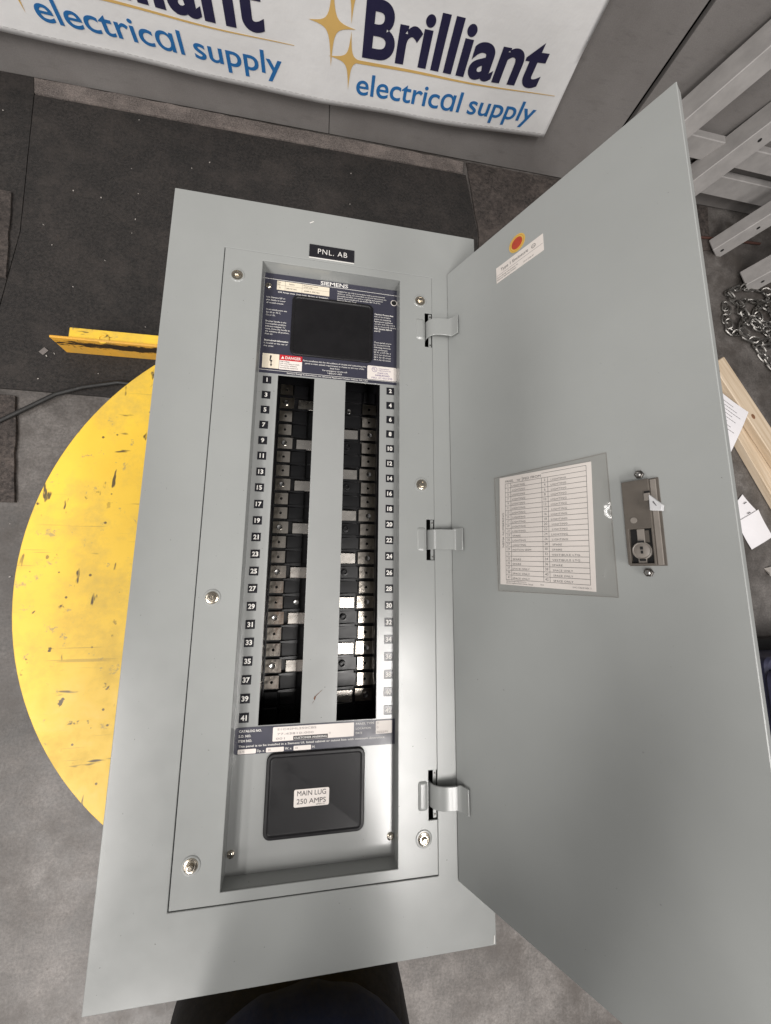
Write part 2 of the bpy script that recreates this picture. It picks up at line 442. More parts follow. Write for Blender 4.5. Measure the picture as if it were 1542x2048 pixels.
# flat lettering --------------------------------------------------------------
_tc = {}
def glyphs(s, bold=0.0, space=1.0, res=3):
    key = (s, bold, space, res)
    if key in _tc: return _tc[key]
    cu = bpy.data.curves.new('txt', 'FONT'); cu.body = s; cu.size = 1.0; cu.resolution_u = res
    cu.offset = bold; cu.space_character = space; cu.fill_mode = 'FRONT'
    ob = bpy.data.objects.new('txt', cu); COL.objects.link(ob)
    dg = bpy.context.evaluated_depsgraph_get()
    me = ob.evaluated_get(dg).to_mesh()
    vs = [tuple(v.co) for v in me.vertices]; fs = [tuple(p.vertices) for p in me.polygons]
    ob.evaluated_get(dg).to_mesh_clear()
    bpy.data.objects.remove(ob); bpy.data.curves.remove(cu)
    _tc[key] = (vs, fs)
    return vs, fs
CAP = None
def text(mb, s, x0, y, h, x1=None, z=0.0, bold=0.0, space=1.0, align='L', rot=0.0, res=2, shear=0.0):
    """append lettering: baseline at y, capital height h, starting at x0 (fitted to x1 when given)"""
    global CAP
    if CAP is None:
        hv, _ = glyphs('H'); CAP = max(v[1] for v in hv)
    vs, fs = glyphs(s, bold, space, res)
    if not vs: return
    a = min(v[0] for v in vs); b = max(v[0] for v in vs)
    sy = h / CAP; sx = (x1 - x0) / (b - a) if x1 is not None else sy
    w = (b - a) * sx
    off = 0.0 if align == 'L' else (-w / 2 if align == 'C' else -w)
    out = []
    for v in vs:
        px = (v[0] - a) * sx + off + shear * v[1] * sy; py = v[1] * sy
        out.append((x0 + px * cos(rot) - py * sin(rot), y + px * sin(rot) + py * cos(rot), z))
    mb.add(out, fs)

# ------------------------------------------------------------------ the setting: floor and wall
fl = MB(); fl.quad(-7, 7, -7, 7, 0.0)
struct(fl.build('floor', 'concrete'))
WROT = math.atan(0.0219)
MW = Matrix.Translation((0, 1.871, 0)) @ Matrix.Rotation(WROT, 4, 'Z')        # wall frame: x along, y into the wall, z up
wl = MB(); wl.box(-5.5, 5.5, 0.14, 0.22, 0.0, 2.6)
wall = struct(wl.build('wall', 'dark_void')); wall.matrix_world = MW
for x0, x1 in ((-5.5, -2.45), (-2.447, -0.0275), (-0.0255, 1.248), (1.272, 3.0), (3.004, 5.5)):
    p = MB(); p.bbox(x0, x1, 0.0, 0.028, 0.004, 2.598, 0.002)
    p.build('wall_panel', 'wall_paint', wall)
sk = MB(); sk.box(-1.9, -1.163, -0.001, 0.0, 0.0, 0.0005)

# mats on the floor
def ground_sheet(name, pts, z0, z1, mat, label, cat, group=None, jag=0.0):
    out = []
    n = len(pts)
    for i in range(n):
        a = Vector(pts[i]); b = Vector(pts[(i + 1) % n]); L = (b - a).length; k = max(1, int(L / 0.04))
        for j in range(k):
            q = a.lerp(b, j / k)
            if j: q += Vector((random.uniform(-jag, jag), random.uniform(-jag, jag)))
            out.append(q)
    mb = MB()
    mb.loft([[(q.x, q.y, z) for q in out] for z in (z0, z1)])
    o = fix_normals(mb.build(name, mat))
    return tag(rebase(o), label, cat, group)
ground_sheet('floor_mat', [(-1.170, 0.556), (0.66, 0.548), (0.660, 1.500), (0.612, 1.792), (-1.150, 1.760), (-1.113, 1.16), (-1.134, 0.834)], 0.001, 0.010, 'rubber_mat',
             'large dark charcoal floor mat under the banner and behind the panel', 'mat', jag=0.0004)
ground_sheet('floor_mat', [(-1.9, 0.60), (-1.174, 0.60), (-1.138, 0.834), (-1.1165, 1.16), (-1.154, 1.77), (-1.165, 1.842), (-1.95, 1.82)], 0.001, 0.009, 'rubber_mat',
             'dark mat at the far left edge under the banner, left of a seam', 'mat', jag=0.0004)
ground_sheet('carpet_strip', [(-1.5, 0.97), (-1.128, 0.965), (-1.160, 1.312), (-1.5, 1.312)], 0.0095, 0.016, 'carpet_brown',
             'brown knobbly carpet piece lying on the dark mat at far left', 'carpet', jag=0.003)
ground_sheet('carpet_strip', [(-1.5, 0.16), (-0.992, 0.164), (-1.042, 0.530), (-1.5, 0.545)], 0.001, 0.010, 'carpet_brown',
             'brown carpet piece on concrete left of the yellow turntable', 'carpet', jag=0.003)
ground_sheet('carpet_strip', [(0.664, 1.30), (1.97, 1.64), (1.99, 1.905), (0.618, 1.868), (0.667, 1.50)], 0.001, 0.008, 'carpet_brown',
             'dark brown carpet beside the grey open door under the wall', 'carpet', jag=0.002)
ground_sheet('plywood_strip', [(-1.150, 1.766), (0.596, 1.797), (0.602, 1.862), (-1.160, 1.836)], 0.001, 0.012, 'plywood_strip',
             'long dirty plywood strip on the floor along the bottom of the wall', 'strip', jag=0.003)
g = MB()
g.tube([(-1.45, 0.30, 0.012), (-1.25, 0.352, 0.012), (-1.072, 0.4355, 0.013), (-0.993, 0.492, 0.014), (-0.917, 0.545, 0.017), (-0.835, 0.577, 0.0215), (-0.727, 0.606, 0.0215), (-0.55, 0.60, 0.0215), (-0.35, 0.56, 0.021)], 0.0075, 10)
tag(rebase(g.build('power_cord', 'cord_rubber', None, True)), 'thick black cord running from the left edge under the yellow turntable', 'cord')
g = MB()
for k in range(60):
    x = random.uniform(-1.25, 0.65); y = random.uniform(0.56, 1.86) if k % 3 else random.uniform(-0.1, 0.75)
    if y < 0.7 and x > -0.55: continue
    z = 0.0185 if y > 0.56 else 0.004
    a = random.uniform(0, pi); l = random.uniform(0.0012, 0.0035) * (2.6 if k % 13 == 0 else 1); w = random.uniform(0.0007, 0.0016)
    c, s = cos(a), sin(a)
    zz = 0.013
    if y < 0.55: zz = 0.003
    g.add([(x + u * c - v * s, y + u * s + v * c, zz + h) for u, v, h in ((-l, -w, 0), (l, -w, 0.001), (l * 0.8, w, 0.0015), (-l * 0.7, w * 1.2, 0.0005))], [(0, 1, 2, 3)])
tag(g.build('debris', 'debris_white'), 'small pale crumbs and chips scattered over the dark mats', 'debris', kind='stuff')
for (x, y, a, w, l, lab) in ((-0.4620, 1.2080, 0.5, 0.020, 0.026, 'flat grey scrap on the dark mat left of the panel top corner'),
                             (-0.9780, 0.7020, 0.9, 0.018, 0.024, 'flat grey scrap on the dark mat left of the yellow fork plate')):
    g = MB(); g.bbox(-l / 2, l / 2, -w / 2, w / 2, 0, 0.002, 0.0004)
    o = g.build('scrap', 'debris_grey'); o.location = (x, y, 0.011); o.rotation_euler.z = a
    tag(o, lab, 'scrap')

# ------------------------------------------------------------------ banner on the wall
def ban_y(x, z):
    return -0.040 + 0.005 * sin(x * 5.1 + z * 2.0) + 0.0022 * sin(x * 13.0 - z * 7) + 0.0015 * sin(z * 17 + x * 3.3) - 0.005 * math.exp(-((z - 0.16) / 0.06) ** 2) * sin(x * 3.7 + 1)
def ban_lift(x):
    return (0.036 if x > -0.12 else 0.012) * (x + 0.12) ** 2
ban = empty('banner', (0, 0, 0), 'white vinyl banner hanging on the wall with repeated dark blue and gold logo', 'banner')
ban.matrix_world = MW
XB0, XB1, ZB0, ZB1 = -1.75, 0.905, 0.142, 1.25
nx, nz = 150, 64
vs = []; fs = []
for j in range(nz + 1):
    for i in range(nx + 1):
        x = XB0 + (XB1 - XB0) * i / nx; z = ZB0 + (ZB1 - ZB0) * (j / nz)
        zz = z + ban_lift(x) + 0.0010 * sin(x * 9) * math.exp(-(z - ZB0) / 0.05)
        vs.append((x - (0.028 * (z - ZB0) / 0.4 if i == nx else 0), ban_y(x, zz), zz))
for j in range(nz):
    for i in range(nx):
        a = j * (nx + 1) + i; fs.append((a, a + 1, a + nx + 2, a + nx + 1))
sheet = mesh_obj('banner_sheet', vs, fs, 'banner_vinyl', ban, True)
sol = sheet.modifiers.new('thickness', 'SOLIDIFY'); sol.thickness = 0.0008; sol.offset = 1
def on_banner(mb, name, mat):
    """lay flat artwork drawn in (x, z) onto the waving sheet"""
    o = mesh_obj(name, [(v[0], 0, v[1]) for v in mb.v], mb.f, mat, ban)
    bm = bmesh.new(); bm.from_mesh(o.data)
    bmesh.ops.triangulate(bm, faces=bm.faces)
    for _ in range(3):
        ed = [e for e in bm.edges if e.calc_length() > 0.025]
        if ed: bmesh.ops.subdivide_edges(bm, edges=ed, cuts=1); bmesh.ops.triangulate(bm, faces=bm.faces)
    for v in bm.verts:
        x, z = v.co.x, v.co.z + ban_lift(v.co.x)
        v.co = Vector((x, ban_y(x, z) - 0.0028, z))
    for f in bm.faces:
        f.normal_update()
        if f.normal.y > 0: f.normal_flip()
    bm.to_mesh(o.data); bm.free()
    return o
hem = MB()
for i in range(110):
    x0 = XB0 + (XB1 - 0.012 - XB0) * i / 110; x1 = x0 + (XB1 - XB0) / 110 * 0.62
    hem.add([(x0, ZB0 + 0.0165, 0), (x1, ZB0 + 0.0165, 0), (x1, ZB0 + 0.0177, 0), (x0, ZB0 + 0.0177, 0)], [(0, 1, 2, 3)])
pbr('stitch', (0.50, 0.49, 0.48), 0.7)
o = on_banner(hem, 'hem_stitching', 'stitch'); o['kind'] = 'stuff'
def star(mb, cx, cz, up, dn, lf, rt, k=0.10):
    pts = []
    ext = [(0, up), (rt, 0), (0, -dn), (-lf, 0)]
    for i in range(4):
        a = Vector(ext[i]); b = Vector(ext[(i + 1) % 4])
        c = (a.normalized() + b.normalized()) * min(a.length, b.length) * k
        for t in [j / 12 for j in range(12)]:
            p = a * (1 - t) ** 3 + c * 3 * t * (1 - t) + b * t ** 3
            pts.append((cx + p.x, cz + p.y, 0))
    n = len(mb.v)
    mb.v += [(cx, cz, 0)] + pts
    mb.f += [(n, n + 1 + i, n + 1 + (i + 1) % len(pts)) for i in range(len(pts))]
for ox, oz, sc in ((0.0, -0.003, 1.0), (-1.022, 0.004, 1.085), (0.0, 0.43, 1.0), (-1.022, 0.43, 1.085)):
    L = lambda x: 0.863 + ox - (0.863 - x) * sc
    Z = lambda z: z + oz
    a = MB()
    text(a, 'Brilliant', L(0.086), Z(0.312), 0.140, L(0.772), 0, bold=0.028, space=1.02, res=8)
    on_banner(a, 'brand_word', 'navy_print')
    a = MB()
    text(a, 'electricɑl', L(0.074), Z(0.1965), 0.064, L(0.500), 0, bold=0.010, res=8)
    on_banner(a, 'tag_line', 'blue_print')
    a = MB()
    text(a, 'supply', L(0.533), Z(0.1965), 0.064, L(0.818), 0, bold=0.010, res=8)
    on_banner(a, 'tag_line', 'blue_print')
    a = MB()
    star(a, L(-0.027), Z(0.374), 0.12, 0.110, 0.080, 0.084)
    star(a, L(0.042), Z(0.293), 0.075, 0.088, 0.078, 0.06)
    n = 40
    for i in range(n):
        x0 = 0.06 + (0.863 - 0.06) * i / n; x1 = 0.06 + (0.863 - 0.06) * (i + 1) / n
        w0 = 0.0042 * (1 - i / n) + 0.0008; w1 = 0.0042 * (1 - (i + 1) / n) + 0.0008
        a.add([(L(x0), Z(0.292 - w0), 0), (L(x1), Z(0.292 - w1), 0), (L(x1), Z(0.292 + w1), 0), (L(x0), Z(0.292 + w0), 0)], [(0, 1, 2, 3)])
    star(a, L(0.040), Z(0.47), 0.10, 0.085, 0.07, 0.07)
    on_banner(a, 'star_emblem', 'gold_print')

# ------------------------------------------------------------------ yellow lift table with round turntable
LC = (0.029, -0.057)
lift = empty('lift_table', (LC[0], LC[1], 0), 'yellow spring lift with scuffed round turntable holding up the panel', 'lift table')
g = MB(); g.lathe(LC[0], LC[1], [(0.5495, 0.641), (0.5525, 0.644), (0.5525, 0.652), (0.5500, 0.655)], 144)
under(g.build('turntable_top', 'yellow_paint', None, True), lift)
g = MB(); g.lathe(LC[0], LC[1], [(0.30, 0.58), (0.30, 0.640)], 48)
under(g.build('turntable_bearing', 'grey_steel_dark', None, True), lift)
for sx in (-1, 1):
    for k in (-1, 1):
        g = MB()
        g.box(-0.42, 0.42, -0.012, 0.012, -0.035, 0.035)
        M = Matrix.Translation((LC[0] + sx * (0.27 + 0.015 * k), LC[1], 0.34)) @ Matrix.Rotation(pi / 2, 4, 'Z') @ Matrix.Rotation(k * 0.56, 4, 'Y')
        g.xform(M)
        under(g.build('scissor_arm', 'yellow_paint'), lift)
g = MB()
for sx in (-1, 1): g.bbox(LC[0] + sx * 0.27 - 0.04, LC[0] + sx * 0.27 + 0.04, -0.50, 0.40, 0.012, 0.10, 0.004)
g.bbox(-0.30, 0.36, -0.50, -0.42, 0.012, 0.08, 0.004)
under(g.build('base_frame', 'yellow_paint'), lift)
g = MB(); g.bbox(-0.202, 0.26, -0.40, 0.29, 0.565, 0.5795, 0.003)
under(g.build('top_frame', 'yellow_paint'), lift)
# low angle bar standing out behind the turntable
FP = MB()
FP.bbox(0.0, 0.86, 0.0, 0.008, 0.002, 0.100, 0.0015)
o = FP.build('fork_plate', 'yellow_scuffed'); o.location = (-0.9095, 0.7075, 0); o.rotation_euler.z = math.atan2(0.0045, 0.29)
under(o, lift)
g = MB(); g.bbox(0.052, 0.86, 0.0082, 0.046, 0.086, 0.094, 0.002)
o = g.build('fork_flange', 'yellow_paint'); o.location = (-0.9095, 0.7075, 0); o.rotation_euler.z = math.atan2(0.0045, 0.29)
under(o, lift)
g = MB(); g.lathe(0.158, 0.0135, [(0.018, 0.094), (0.018, 0.0975), (0.011, 0.0978), (0.011, 0.0952)], 20)
o = g.build('weld_washer', 'yellow_paint', None, True); o.location = (-0.9095, 0.7075, 0); o.rotation_euler.z = math.atan2(0.0045, 0.29)
under(o, lift)

# ------------------------------------------------------------------ the panelboard
PB = empty('panelboard', (0, 0, 0.6555), 'open grey electrical panelboard lying face up with numbered breaker slots', 'panelboard')
DF = T - 0.025
def part(mb, name, mat, smooth=False, bev=0.0):
    o = mb.build(name, mat, None, smooth)
    if bev: bevel_mod(o, bev)
    return under(o, PB)
def sub(mb, name, mat, parent, smooth=False):
    return mb.build(name, mat, parent, smooth)
# enclosure below
g = plate(-0.2485, 0.2485, -0.549, 0.549, [(-0.246, 0.246, -0.5465, 0.5465)], 0.658, T - 0.0035)
part(g, 'box', 'box_galvanised')
g = MB(); g.box(-0.246, 0.246, -0.546, 0.546, 0.6562, 0.66); part(g, 'box_floor', 'dark_void')
# outer trim
g = plate(-0.2541, 0.2541, -0.5556, 0.5556, [(-0.1720, 0.1722, -0.4628, 0.4622)], T - 0.003, T)
part(g, 'trim', 'enamel', bev=0.0009)
# inner cover with opening and hinge slots
HY = (0.3604, 0.0005, -0.3610)
g = plate(-0.1708, 0.1713, -0.4612, 0.4616, [(-0.1125, 0.1150, -0.4478, 0.4478)] + [(0.1590, 0.1720, y - 0.0318, y + 0.0318) for y in HY], T - 0.0022, T + 0.0003)
part(g, 'cover', 'enamel', bev=0.0007)
g = plate(-0.1140, 0.1165, -0.4493, 0.4493, [(-0.1125, 0.1150, -0.4478, 0.4478)], DF + 0.0002, T - 0.0023)
part(g, 'recess_wall', 'enamel')
# dead front with two long breaker windows
WL = (-0.0815, -0.0233, -0.2650, 0.2646); WR = (0.0280, 0.0864, -0.2650, 0.2650)
g = plate(-0.125, 0.127, -0.458, 0.458, [WL, WR], DF - 0.0015, DF)
part(g, 'dead_front', 'enamel_dead', bev=0.0004)

# cover screws with dished washers
def screw_mesh():
    g = MB(); g.lathe(0, 0, [(0.0086, 0.0), (0.0080, 0.0012), (0.0062, 0.0016), (0.0058, 0.0030), (0.0040, 0.0031)], 28)
    return g
for i, (x, y) in enumerate(((-0.1496, 0.4148), (0.1508, 0.4135), (-0.1490, -0.0871), (0.1515, 0.0880), (-0.1491, -0.4140), (0.1517, -0.4150))):
    g = screw_mesh(); o = part(g, 'cover_screw', 'zinc', True); o.location += Vector((x, y, T + 0.0003))
    h = MB(); h.lathe(0, 0, [(0.0044, 0.0030), (0.0044, 0.0056), (0.0038, 0.0063), (0.0030, 0.0064), (0.0026, 0.0058)], 6, rot=i * 0.37)
    sub(h, 'hex_head', 'zinc', o)
    r = MB(); r.lathe(0, 0, [(0.0118, 0.0), (0.0108, 0.0009), (0.0090, 0.0010), (0.0085, 0.0002)], 32)
    sub(r, 'dished_rim', 'enamel', o, True)
for i, (x, y) in enumerate(((-0.1050, 0.4225), (-0.1067, -0.4222), (0.1092, -0.4227))):
    g = MB(); g.lathe(0, 0, [(0.0050, 0.0), (0.0048, 0.0016), (0.0034, 0.0028), (0.0012, 0.0031)], 20)
    o = part(g, 'screw', 'zinc', True); o.location += Vector((x, y, DF + (0.0008 if i == 0 else 0)))
    h = MB(); h.bbox(-0.0036, 0.0036, -0.0006, 0.0006, 0.0027, 0.0034, 0.0001); h.bbox(-0.0006, 0.0006, -0.0036, 0.0036, 0.0028, 0.0035, 0.0001)
    sub(h, 'drive_slot', 'dark_nut', o)
g = MB(); g.lathe(0.1095, 0.4220, [(0.0056, DF + 0.0004), (0.0056, DF + 0.0010), (0.0046, DF + 0.0010)], 20)
o = part(g, 'screw_hole', 'label_white', True)
h = MB(); h.lathe(0.1095, 0.4220, [(0.0045, DF + 0.0009), (0.0044, DF + 0.0013)], 20); sub(h, 'hole', 'dark_void', o)

# top instruction label
LZ = DF + 0.0002
g = MB(); g.bbox(-0.1118, 0.1192, 0.2665, 0.4475, LZ, LZ + 0.0003, 0.0001)
lab = part(g, 'instruction_label', 'navy_label')
z1 = LZ + 0.0006; z2 = LZ + 0.0010
w = MB()
w.box(-0.1117, 0.1190, 0.43660, 0.43720, LZ + 0.0003, z1); w.box(-0.1117, 0.1190, 0.27150, 0.27200, LZ + 0.0003, z1)
text(w, 'SIEMENS', -0.0196, 0.4387, 0.0068, 0.0278, z1, bold=0.018)
text(w, '250 Amps max. (see main device or breaker)', -0.0895, 0.4128, 0.0024, -0.0060, z1, bold=0.02)
def block(lines, x, y, h, step, bold=0.006, x1=None):
    for i, s in enumerate(lines):
        if s.startswith('*'): text(w, s[1:], x, y - i * step, h, None, z1, bold=0.03)
        else: text(w, s, x, y - i * step, h, None, z1, bold=bold)
block(['Suitable for use only in accordance with a panel-mounted', 'device or wiring, not more than six service disconnects are', 'provided and when not used as a lighting and appliance',
       'branch circuit panelboard, see Article 384-14 of the', '*National Electric Code.'], 0.0098, 0.4290, 0.00245, 0.0043)
block(['Use Siemens QP or', 'plus blanks to cover', 'all unused circuits.'], -0.1070, 0.4012, 0.0026, 0.0050)
block(['From conductors use', 'for 60 or 75 C,', 'Cu or AL.'], -0.1062, 0.3784, 0.0026, 0.0050)
block(['Breaker handle in the', 'intermediate position', 'indicates tripped. To', 'reset, move the handle to', 'the extreme off position,', 'then on.'], -0.1062, 0.3572, 0.0026, 0.0046)
block(['*Short-circuit information', 'is located on the rear of', 'this cover.'], -0.1068, 0.3228, 0.0026, 0.0050)
block(['*Caution: If more than', '10% of the breaker', 'poles are supplying', 'lighting and appliance', 'circuits, then this unit is', 'not to exceed 42 circuits.', '*NEC Article 384-14', '*and 15'], 0.0752, 0.3946, 0.0026, 0.0046)
block(['These panels are to', 'be mounted in the', 'following minimum', 'size enclosures:', '20 W. x 5.75 Dp. x', '32 H. for 18 circuit', '38 H. for 30 circuit', '44 H. for 42 circuit'], 0.0750, 0.3408, 0.0026, 0.0046)
for i, s in enumerate(['Parts installation kits for the addition of circuits and customizing the', 'panel to meet special requirements are listed on the rear of the', 'dead front.', 'For emergency service call', '1-800-241-4453']):
    text(w, s, 0.0095, 0.2932 - i * 0.0046, 0.0026, None, z1, bold=0.006, align='C')
text(w, 'Siemens Energy & Automation, Inc. Electrical Apparatus Division Atlanta, GA, USA', -0.0680, 0.2680, 0.0022, 0.0653, z1, bold=0.015)
sub(w, 'lettering', 'print_white', lab)
w = MB(); w.box(-0.0916, -0.0042, 0.4182, 0.4349, LZ + 0.0003, z1)
sub(w, 'rating_field', 'label_cream', lab)
w = MB(); w.box(-0.1075, -0.0812, 0.2753, 0.3004, LZ + 0.0003, z1)
sub(w, 'shock_field', 'label_cream', lab)
w = MB(); w.box(-0.0806, -0.0445, 0.2748, 0.3004, LZ + 0.0003, z1 - 0.0001); sub(w, 'danger_field', 'label_white', lab)
w = MB(); w.box(-0.0806, -0.0445, 0.2910, 0.3004, z1, z1 + 0.0002); sub(w, 'danger_band', 'danger_red', lab)
w = MB(); text(w, 'DANGER', -0.0715, 0.2934, 0.0046, -0.0465, z2, bold=0.02)
w.add([(-0.0783, 0.2934, z2), (-0.0731, 0.2934, z2), (-0.0757, 0.2982, z2)], [(0, 1, 2)])
sub(w, 'danger_word', 'print_white', lab)
w = MB()
for i, s in enumerate(['High voltage.', 'Can cause injury or death.', 'Turn power off before', 'servicing this equipment.']): text(w, s, -0.0792, 0.2878 - i * 0.0036, 0.0020, None, z2, bold=0.0)
text(w, 'Panel', -0.0907, 0.4310, 0.0018, None, z2); text(w, 'type', -0.0907, 0.4278, 0.0018, None, z2); text(w, 'S1', -0.0880, 0.4212, 0.0022, None, z2)
text(w, 'System', -0.0720, 0.4298, 0.0022, None, z2); text(w, '208/120 VAC', -0.0765, 0.4210, 0.0022, None, z2)
text(w, 'Maximum short-circuit', -0.0480, 0.4312, 0.0018, None, z2); text(w, 'current rating', -0.0480, 0.4280, 0.0018, None, z2); text(w, '65,000 A. RMS, Sym.', -0.0470, 0.4208, 0.0022, None, z2)
w.box(-0.0783, -0.0780, 0.4182, 0.4349, z1, z1 + 0.0001); w.box(-0.0503, -0.0500, 0.4182, 0.4349, z1, z1 + 0.0001); w.box(-0.0916, -0.0042, 0.4266, 0.4268, z1 + 0.0001, z1 + 0.0002)
# lightning arrow
B = lambda pts: w.add([(x, y, z2) for x, y in pts], [tuple(range(len(pts)))])
B([(-0.0957, 0.2975), (-0.0962, 0.2885), (-0.0945, 0.2890), (-0.0928, 0.2968)]); B([(-0.0962, 0.2885), (-0.0925, 0.2895), (-0.0915, 0.2870), (-0.0945, 0.2868)])
B([(-0.0925, 0.2893), (-0.0930, 0.2815), (-0.0938, 0.2815), (-0.0945, 0.2868)]); B([(-0.0952, 0.2820), (-0.0916, 0.2820), (-0.0934, 0.2775)])
sub(w, 'fine_print', 'print_black', lab)
w = MB(); w.rr(0.0643, 0.1148, 0.2730, 0.2980, 0.002, [(0, LZ + 0.0003), (0, z1)], 3); ul = sub(w, 'listing_field', 'label_white', lab)
w = MB()
def ring(mb, cx, cy, r0, r1, z, n=24):
    vs = []; 
    for k in range(n):
        a = 2 * pi * k / n; vs += [(cx + r0 * cos(a), cy + r0 * sin(a), z), (cx + r1 * cos(a), cy + r1 * sin(a), z)]
    mb.add(vs, [(2 * k, 2 * k + 1, (2 * k + 3) % (2 * n), (2 * k + 2) % (2 * n)) for k in range(n)])
ring(w, 0.0765, 0.2912, 0.0040, 0.0046, z2); text(w, 'U', 0.0742, 0.2912, 0.0030, None, z2, bold=0.01); text(w, 'L', 0.0769, 0.2890, 0.0030, None, z2, bold=0.01)
text(w, 'Underwriters', 0.0840, 0.2924, 0.0022, None, z2); text(w, 'Laboratories Inc.', 0.0840, 0.2890, 0.0022, None, z2)
text(w, 'CLASS CTL', 0.0815, 0.2840, 0.0027, None, z2, bold=0.01); text(w, 'PANELBOARD', 0.0780, 0.2797, 0.0027, None, z2, bold=0.01); text(w, 'NO. IC 051595', 0.0718, 0.2748, 0.0030, 0.1075, z2, bold=0.0)
sub(w, 'listing_print', 'print_purple', lab)

# bottom catalogue label
g = MB(); g.rr(-0.1118, 0.1192, -0.3012, -0.2664, 0.004, [(0, LZ), (0, LZ + 0.0003)], 4)
lab2 = part(g, 'catalog_label', 'navy_label')
w = MB()
text(w, 'CATALOG NO.', -0.1062, -0.2726, 0.0030, -0.0758, z1, bold=0.02); text(w, 'S.O. NO.', -0.1064, -0.2790, 0.0030, None, z1, bold=0.02); text(w, 'ITEM NO.', -0.1064, -0.2853, 0.0030, None, z1, bold=0.02)
text(w, 'PANEL TYPE', 0.0567, -0.2718, 0.0027, 0.0836, z1, bold=0.0); text(w, 'LOCATION', 0.0567, -0.2782, 0.0027, 0.0790, z1, bold=0.0); text(w, 'DATE', 0.0567, -0.2843, 0.0027, None, z1, bold=0.0)
text(w, 'This panel is to be installed in a Siemens UL listed cabinet or cutout box with minimum dimensions', -0.1060, -0.2918, 0.0026, 0.0990, z1, bold=0.01)
text(w, 'Dp. x', -0.0806, -0.2990, 0.0030, None, z1, bold=0.01); text(w, 'W. x', -0.0430, -0.2985, 0.0030, None, z1, bold=0.01); text(w, 'H.', -0.0050, -0.2985, 0.0030, None, z1, bold=0.01)
sub(w, 'lettering', 'print_white', lab2)
w = MB(); w.rr(-0.0606, 0.0538, -0.2869, -0.2682, 0.001, [(0, LZ + 0.0003), (0, z1)], 2); w.rr(0.0863, 0.1105, -0.2858, -0.2680, 0.001, [(0, LZ + 0.0003), (0, z1)], 2)
for x in (-0.1064, -0.0687, -0.0312): w.rr(x, x + 0.0243, -0.3004, -0.2944, 0.001, [(0, LZ + 0.0003), (0, z1)], 2)
sub(w, 'blank_field', 'label_white', lab2)
w = MB(); w.box(-0.0322, 0.0163, -0.2866, -0.2812, z1, z1 + 0.0002); sub(w, 'customer_field', 'print_black', lab2)
w = MB(); text(w, 'CUSTOMER MARKING', -0.0308, -0.2852, 0.0026, 0.0148, z2, bold=0.015); sub(w, 'customer_word', 'print_white', lab2)
w = MB()
text(w, 'S1C42ML250CBS', -0.0545, -0.2728, 0.0026, -0.0005, z2, bold=-0.004); text(w, '77-43810-000', -0.0545, -0.2790, 0.0026, -0.0040, z2, bold=-0.004); text(w, '001', -0.0560, -0.2848, 0.0026, -0.0440, z2)
text(w, 'S1', 0.0878, -0.2720, 0.0026, None, z2); text(w, 'D', 0.0878, -0.2782, 0.0026, None, z2); text(w, '06/22/91', 0.0878, -0.2846, 0.0026, 0.1040, z2)
text(w, '5.75', -0.1035, -0.2988, 0.0026, None, z2); text(w, '20', -0.0660, -0.2986, 0.0026, None, z2); text(w, '44', -0.0290, -0.2984, 0.0026, None, z2); text(w, '8', 0.0185, -0.2812, 0.0022, None, z2)
sub(w, 'typed_entry', 'print_faint', lab2)

# black blank covers
def blank_cover(x0, x1, y0, y1):
    g = MB(); g.rr(x0, x1, y0, y1, 0.010, [(0, DF + 0.0003), (0, DF + 0.0028), (0.0012, DF + 0.0040), (0.0042, DF + 0.0042), (0.0056, DF + 0.0030), (0.0070, DF + 0.0028)], 6)
    return part(g, 'blank_cover', 'cover_plastic', True)
blank_cover(-0.0650, 0.0725, 0.3020, 0.4112)
bc = blank_cover(-0.0668, 0.0705, -0.4100, -0.3016)
g = MB(); g.rr(-0.0276, 0.0205, -0.3722, -0.3499, 0.0022, [(0, DF + 0.0030), (0, DF + 0.0034)], 4); ml = part(g, 'rating_sticker', 'label_white')
w = MB(); text(w, 'MAIN LUG', -0.0233, -0.3580, 0.0062, 0.0161, DF + 0.0037, bold=-0.004, res=4); text(w, '250 AMPS', -0.0237, -0.3682, 0.0062, 0.0161, DF + 0.0037, bold=-0.004, res=4)
text(w, 'SIEMENS 1991', 0.0030, -0.3708, 0.0014, 0.0150, DF + 0.0037)
sub(w, 'lettering', 'print_black', ml)

# numbered tags
tagm = None
for k in range(42):
    odd = k % 2 == 0; row = k // 2
    x = -0.0984 - 0.0026 * row / 20 if odd else 0.1046
    y = 0.2543 - 0.02542 * row
    if tagm is None:
        g = MB(); g.bbox(-0.0066, 0.0066, -0.0064, 0.0064, 0, 0.0007, 0.0002)
        o = part(g, 'number_tag', 'number_black'); tagm = o.data
    else:
        o = bpy.data.objects.new('number_tag', tagm); COL.objects.link(o); under(o, PB)
    o.location += Vector((x + random.uniform(-0.0003, 0.0003), y + random.uniform(-0.0003, 0.0003), DF + 0.0001)); o.rotation_euler.z = random.uniform(-0.02, 0.02)
    w = MB(); s = str(k + 1)
    text(w, s, 0, -0.0032, 0.0064, None, 0.0009, bold=0.035, align='C', res=4)
    sub(w, 'numeral', 'print_white', o)

# name plate
g = MB(); g.bbox(-0.0397, 0.0354, 0.4675, 0.4910, T, T + 0.0016, 0.0005); np_ = part(g, 'name_plate', 'number_black')
w = MB(); text(w, 'PNL. AB', -0.0255, 0.4742, 0.0094, 0.0232, T + 0.0018, bold=-0.006, space=1.15, res=5); sub(w, 'lettering', 'print_white', np_)
g = MB(); g.box(-0.0398, 0.0353, 0.4662, 0.4674, T, T + 0.0006); sub(g, 'plate_edge', 'print_white', np_)

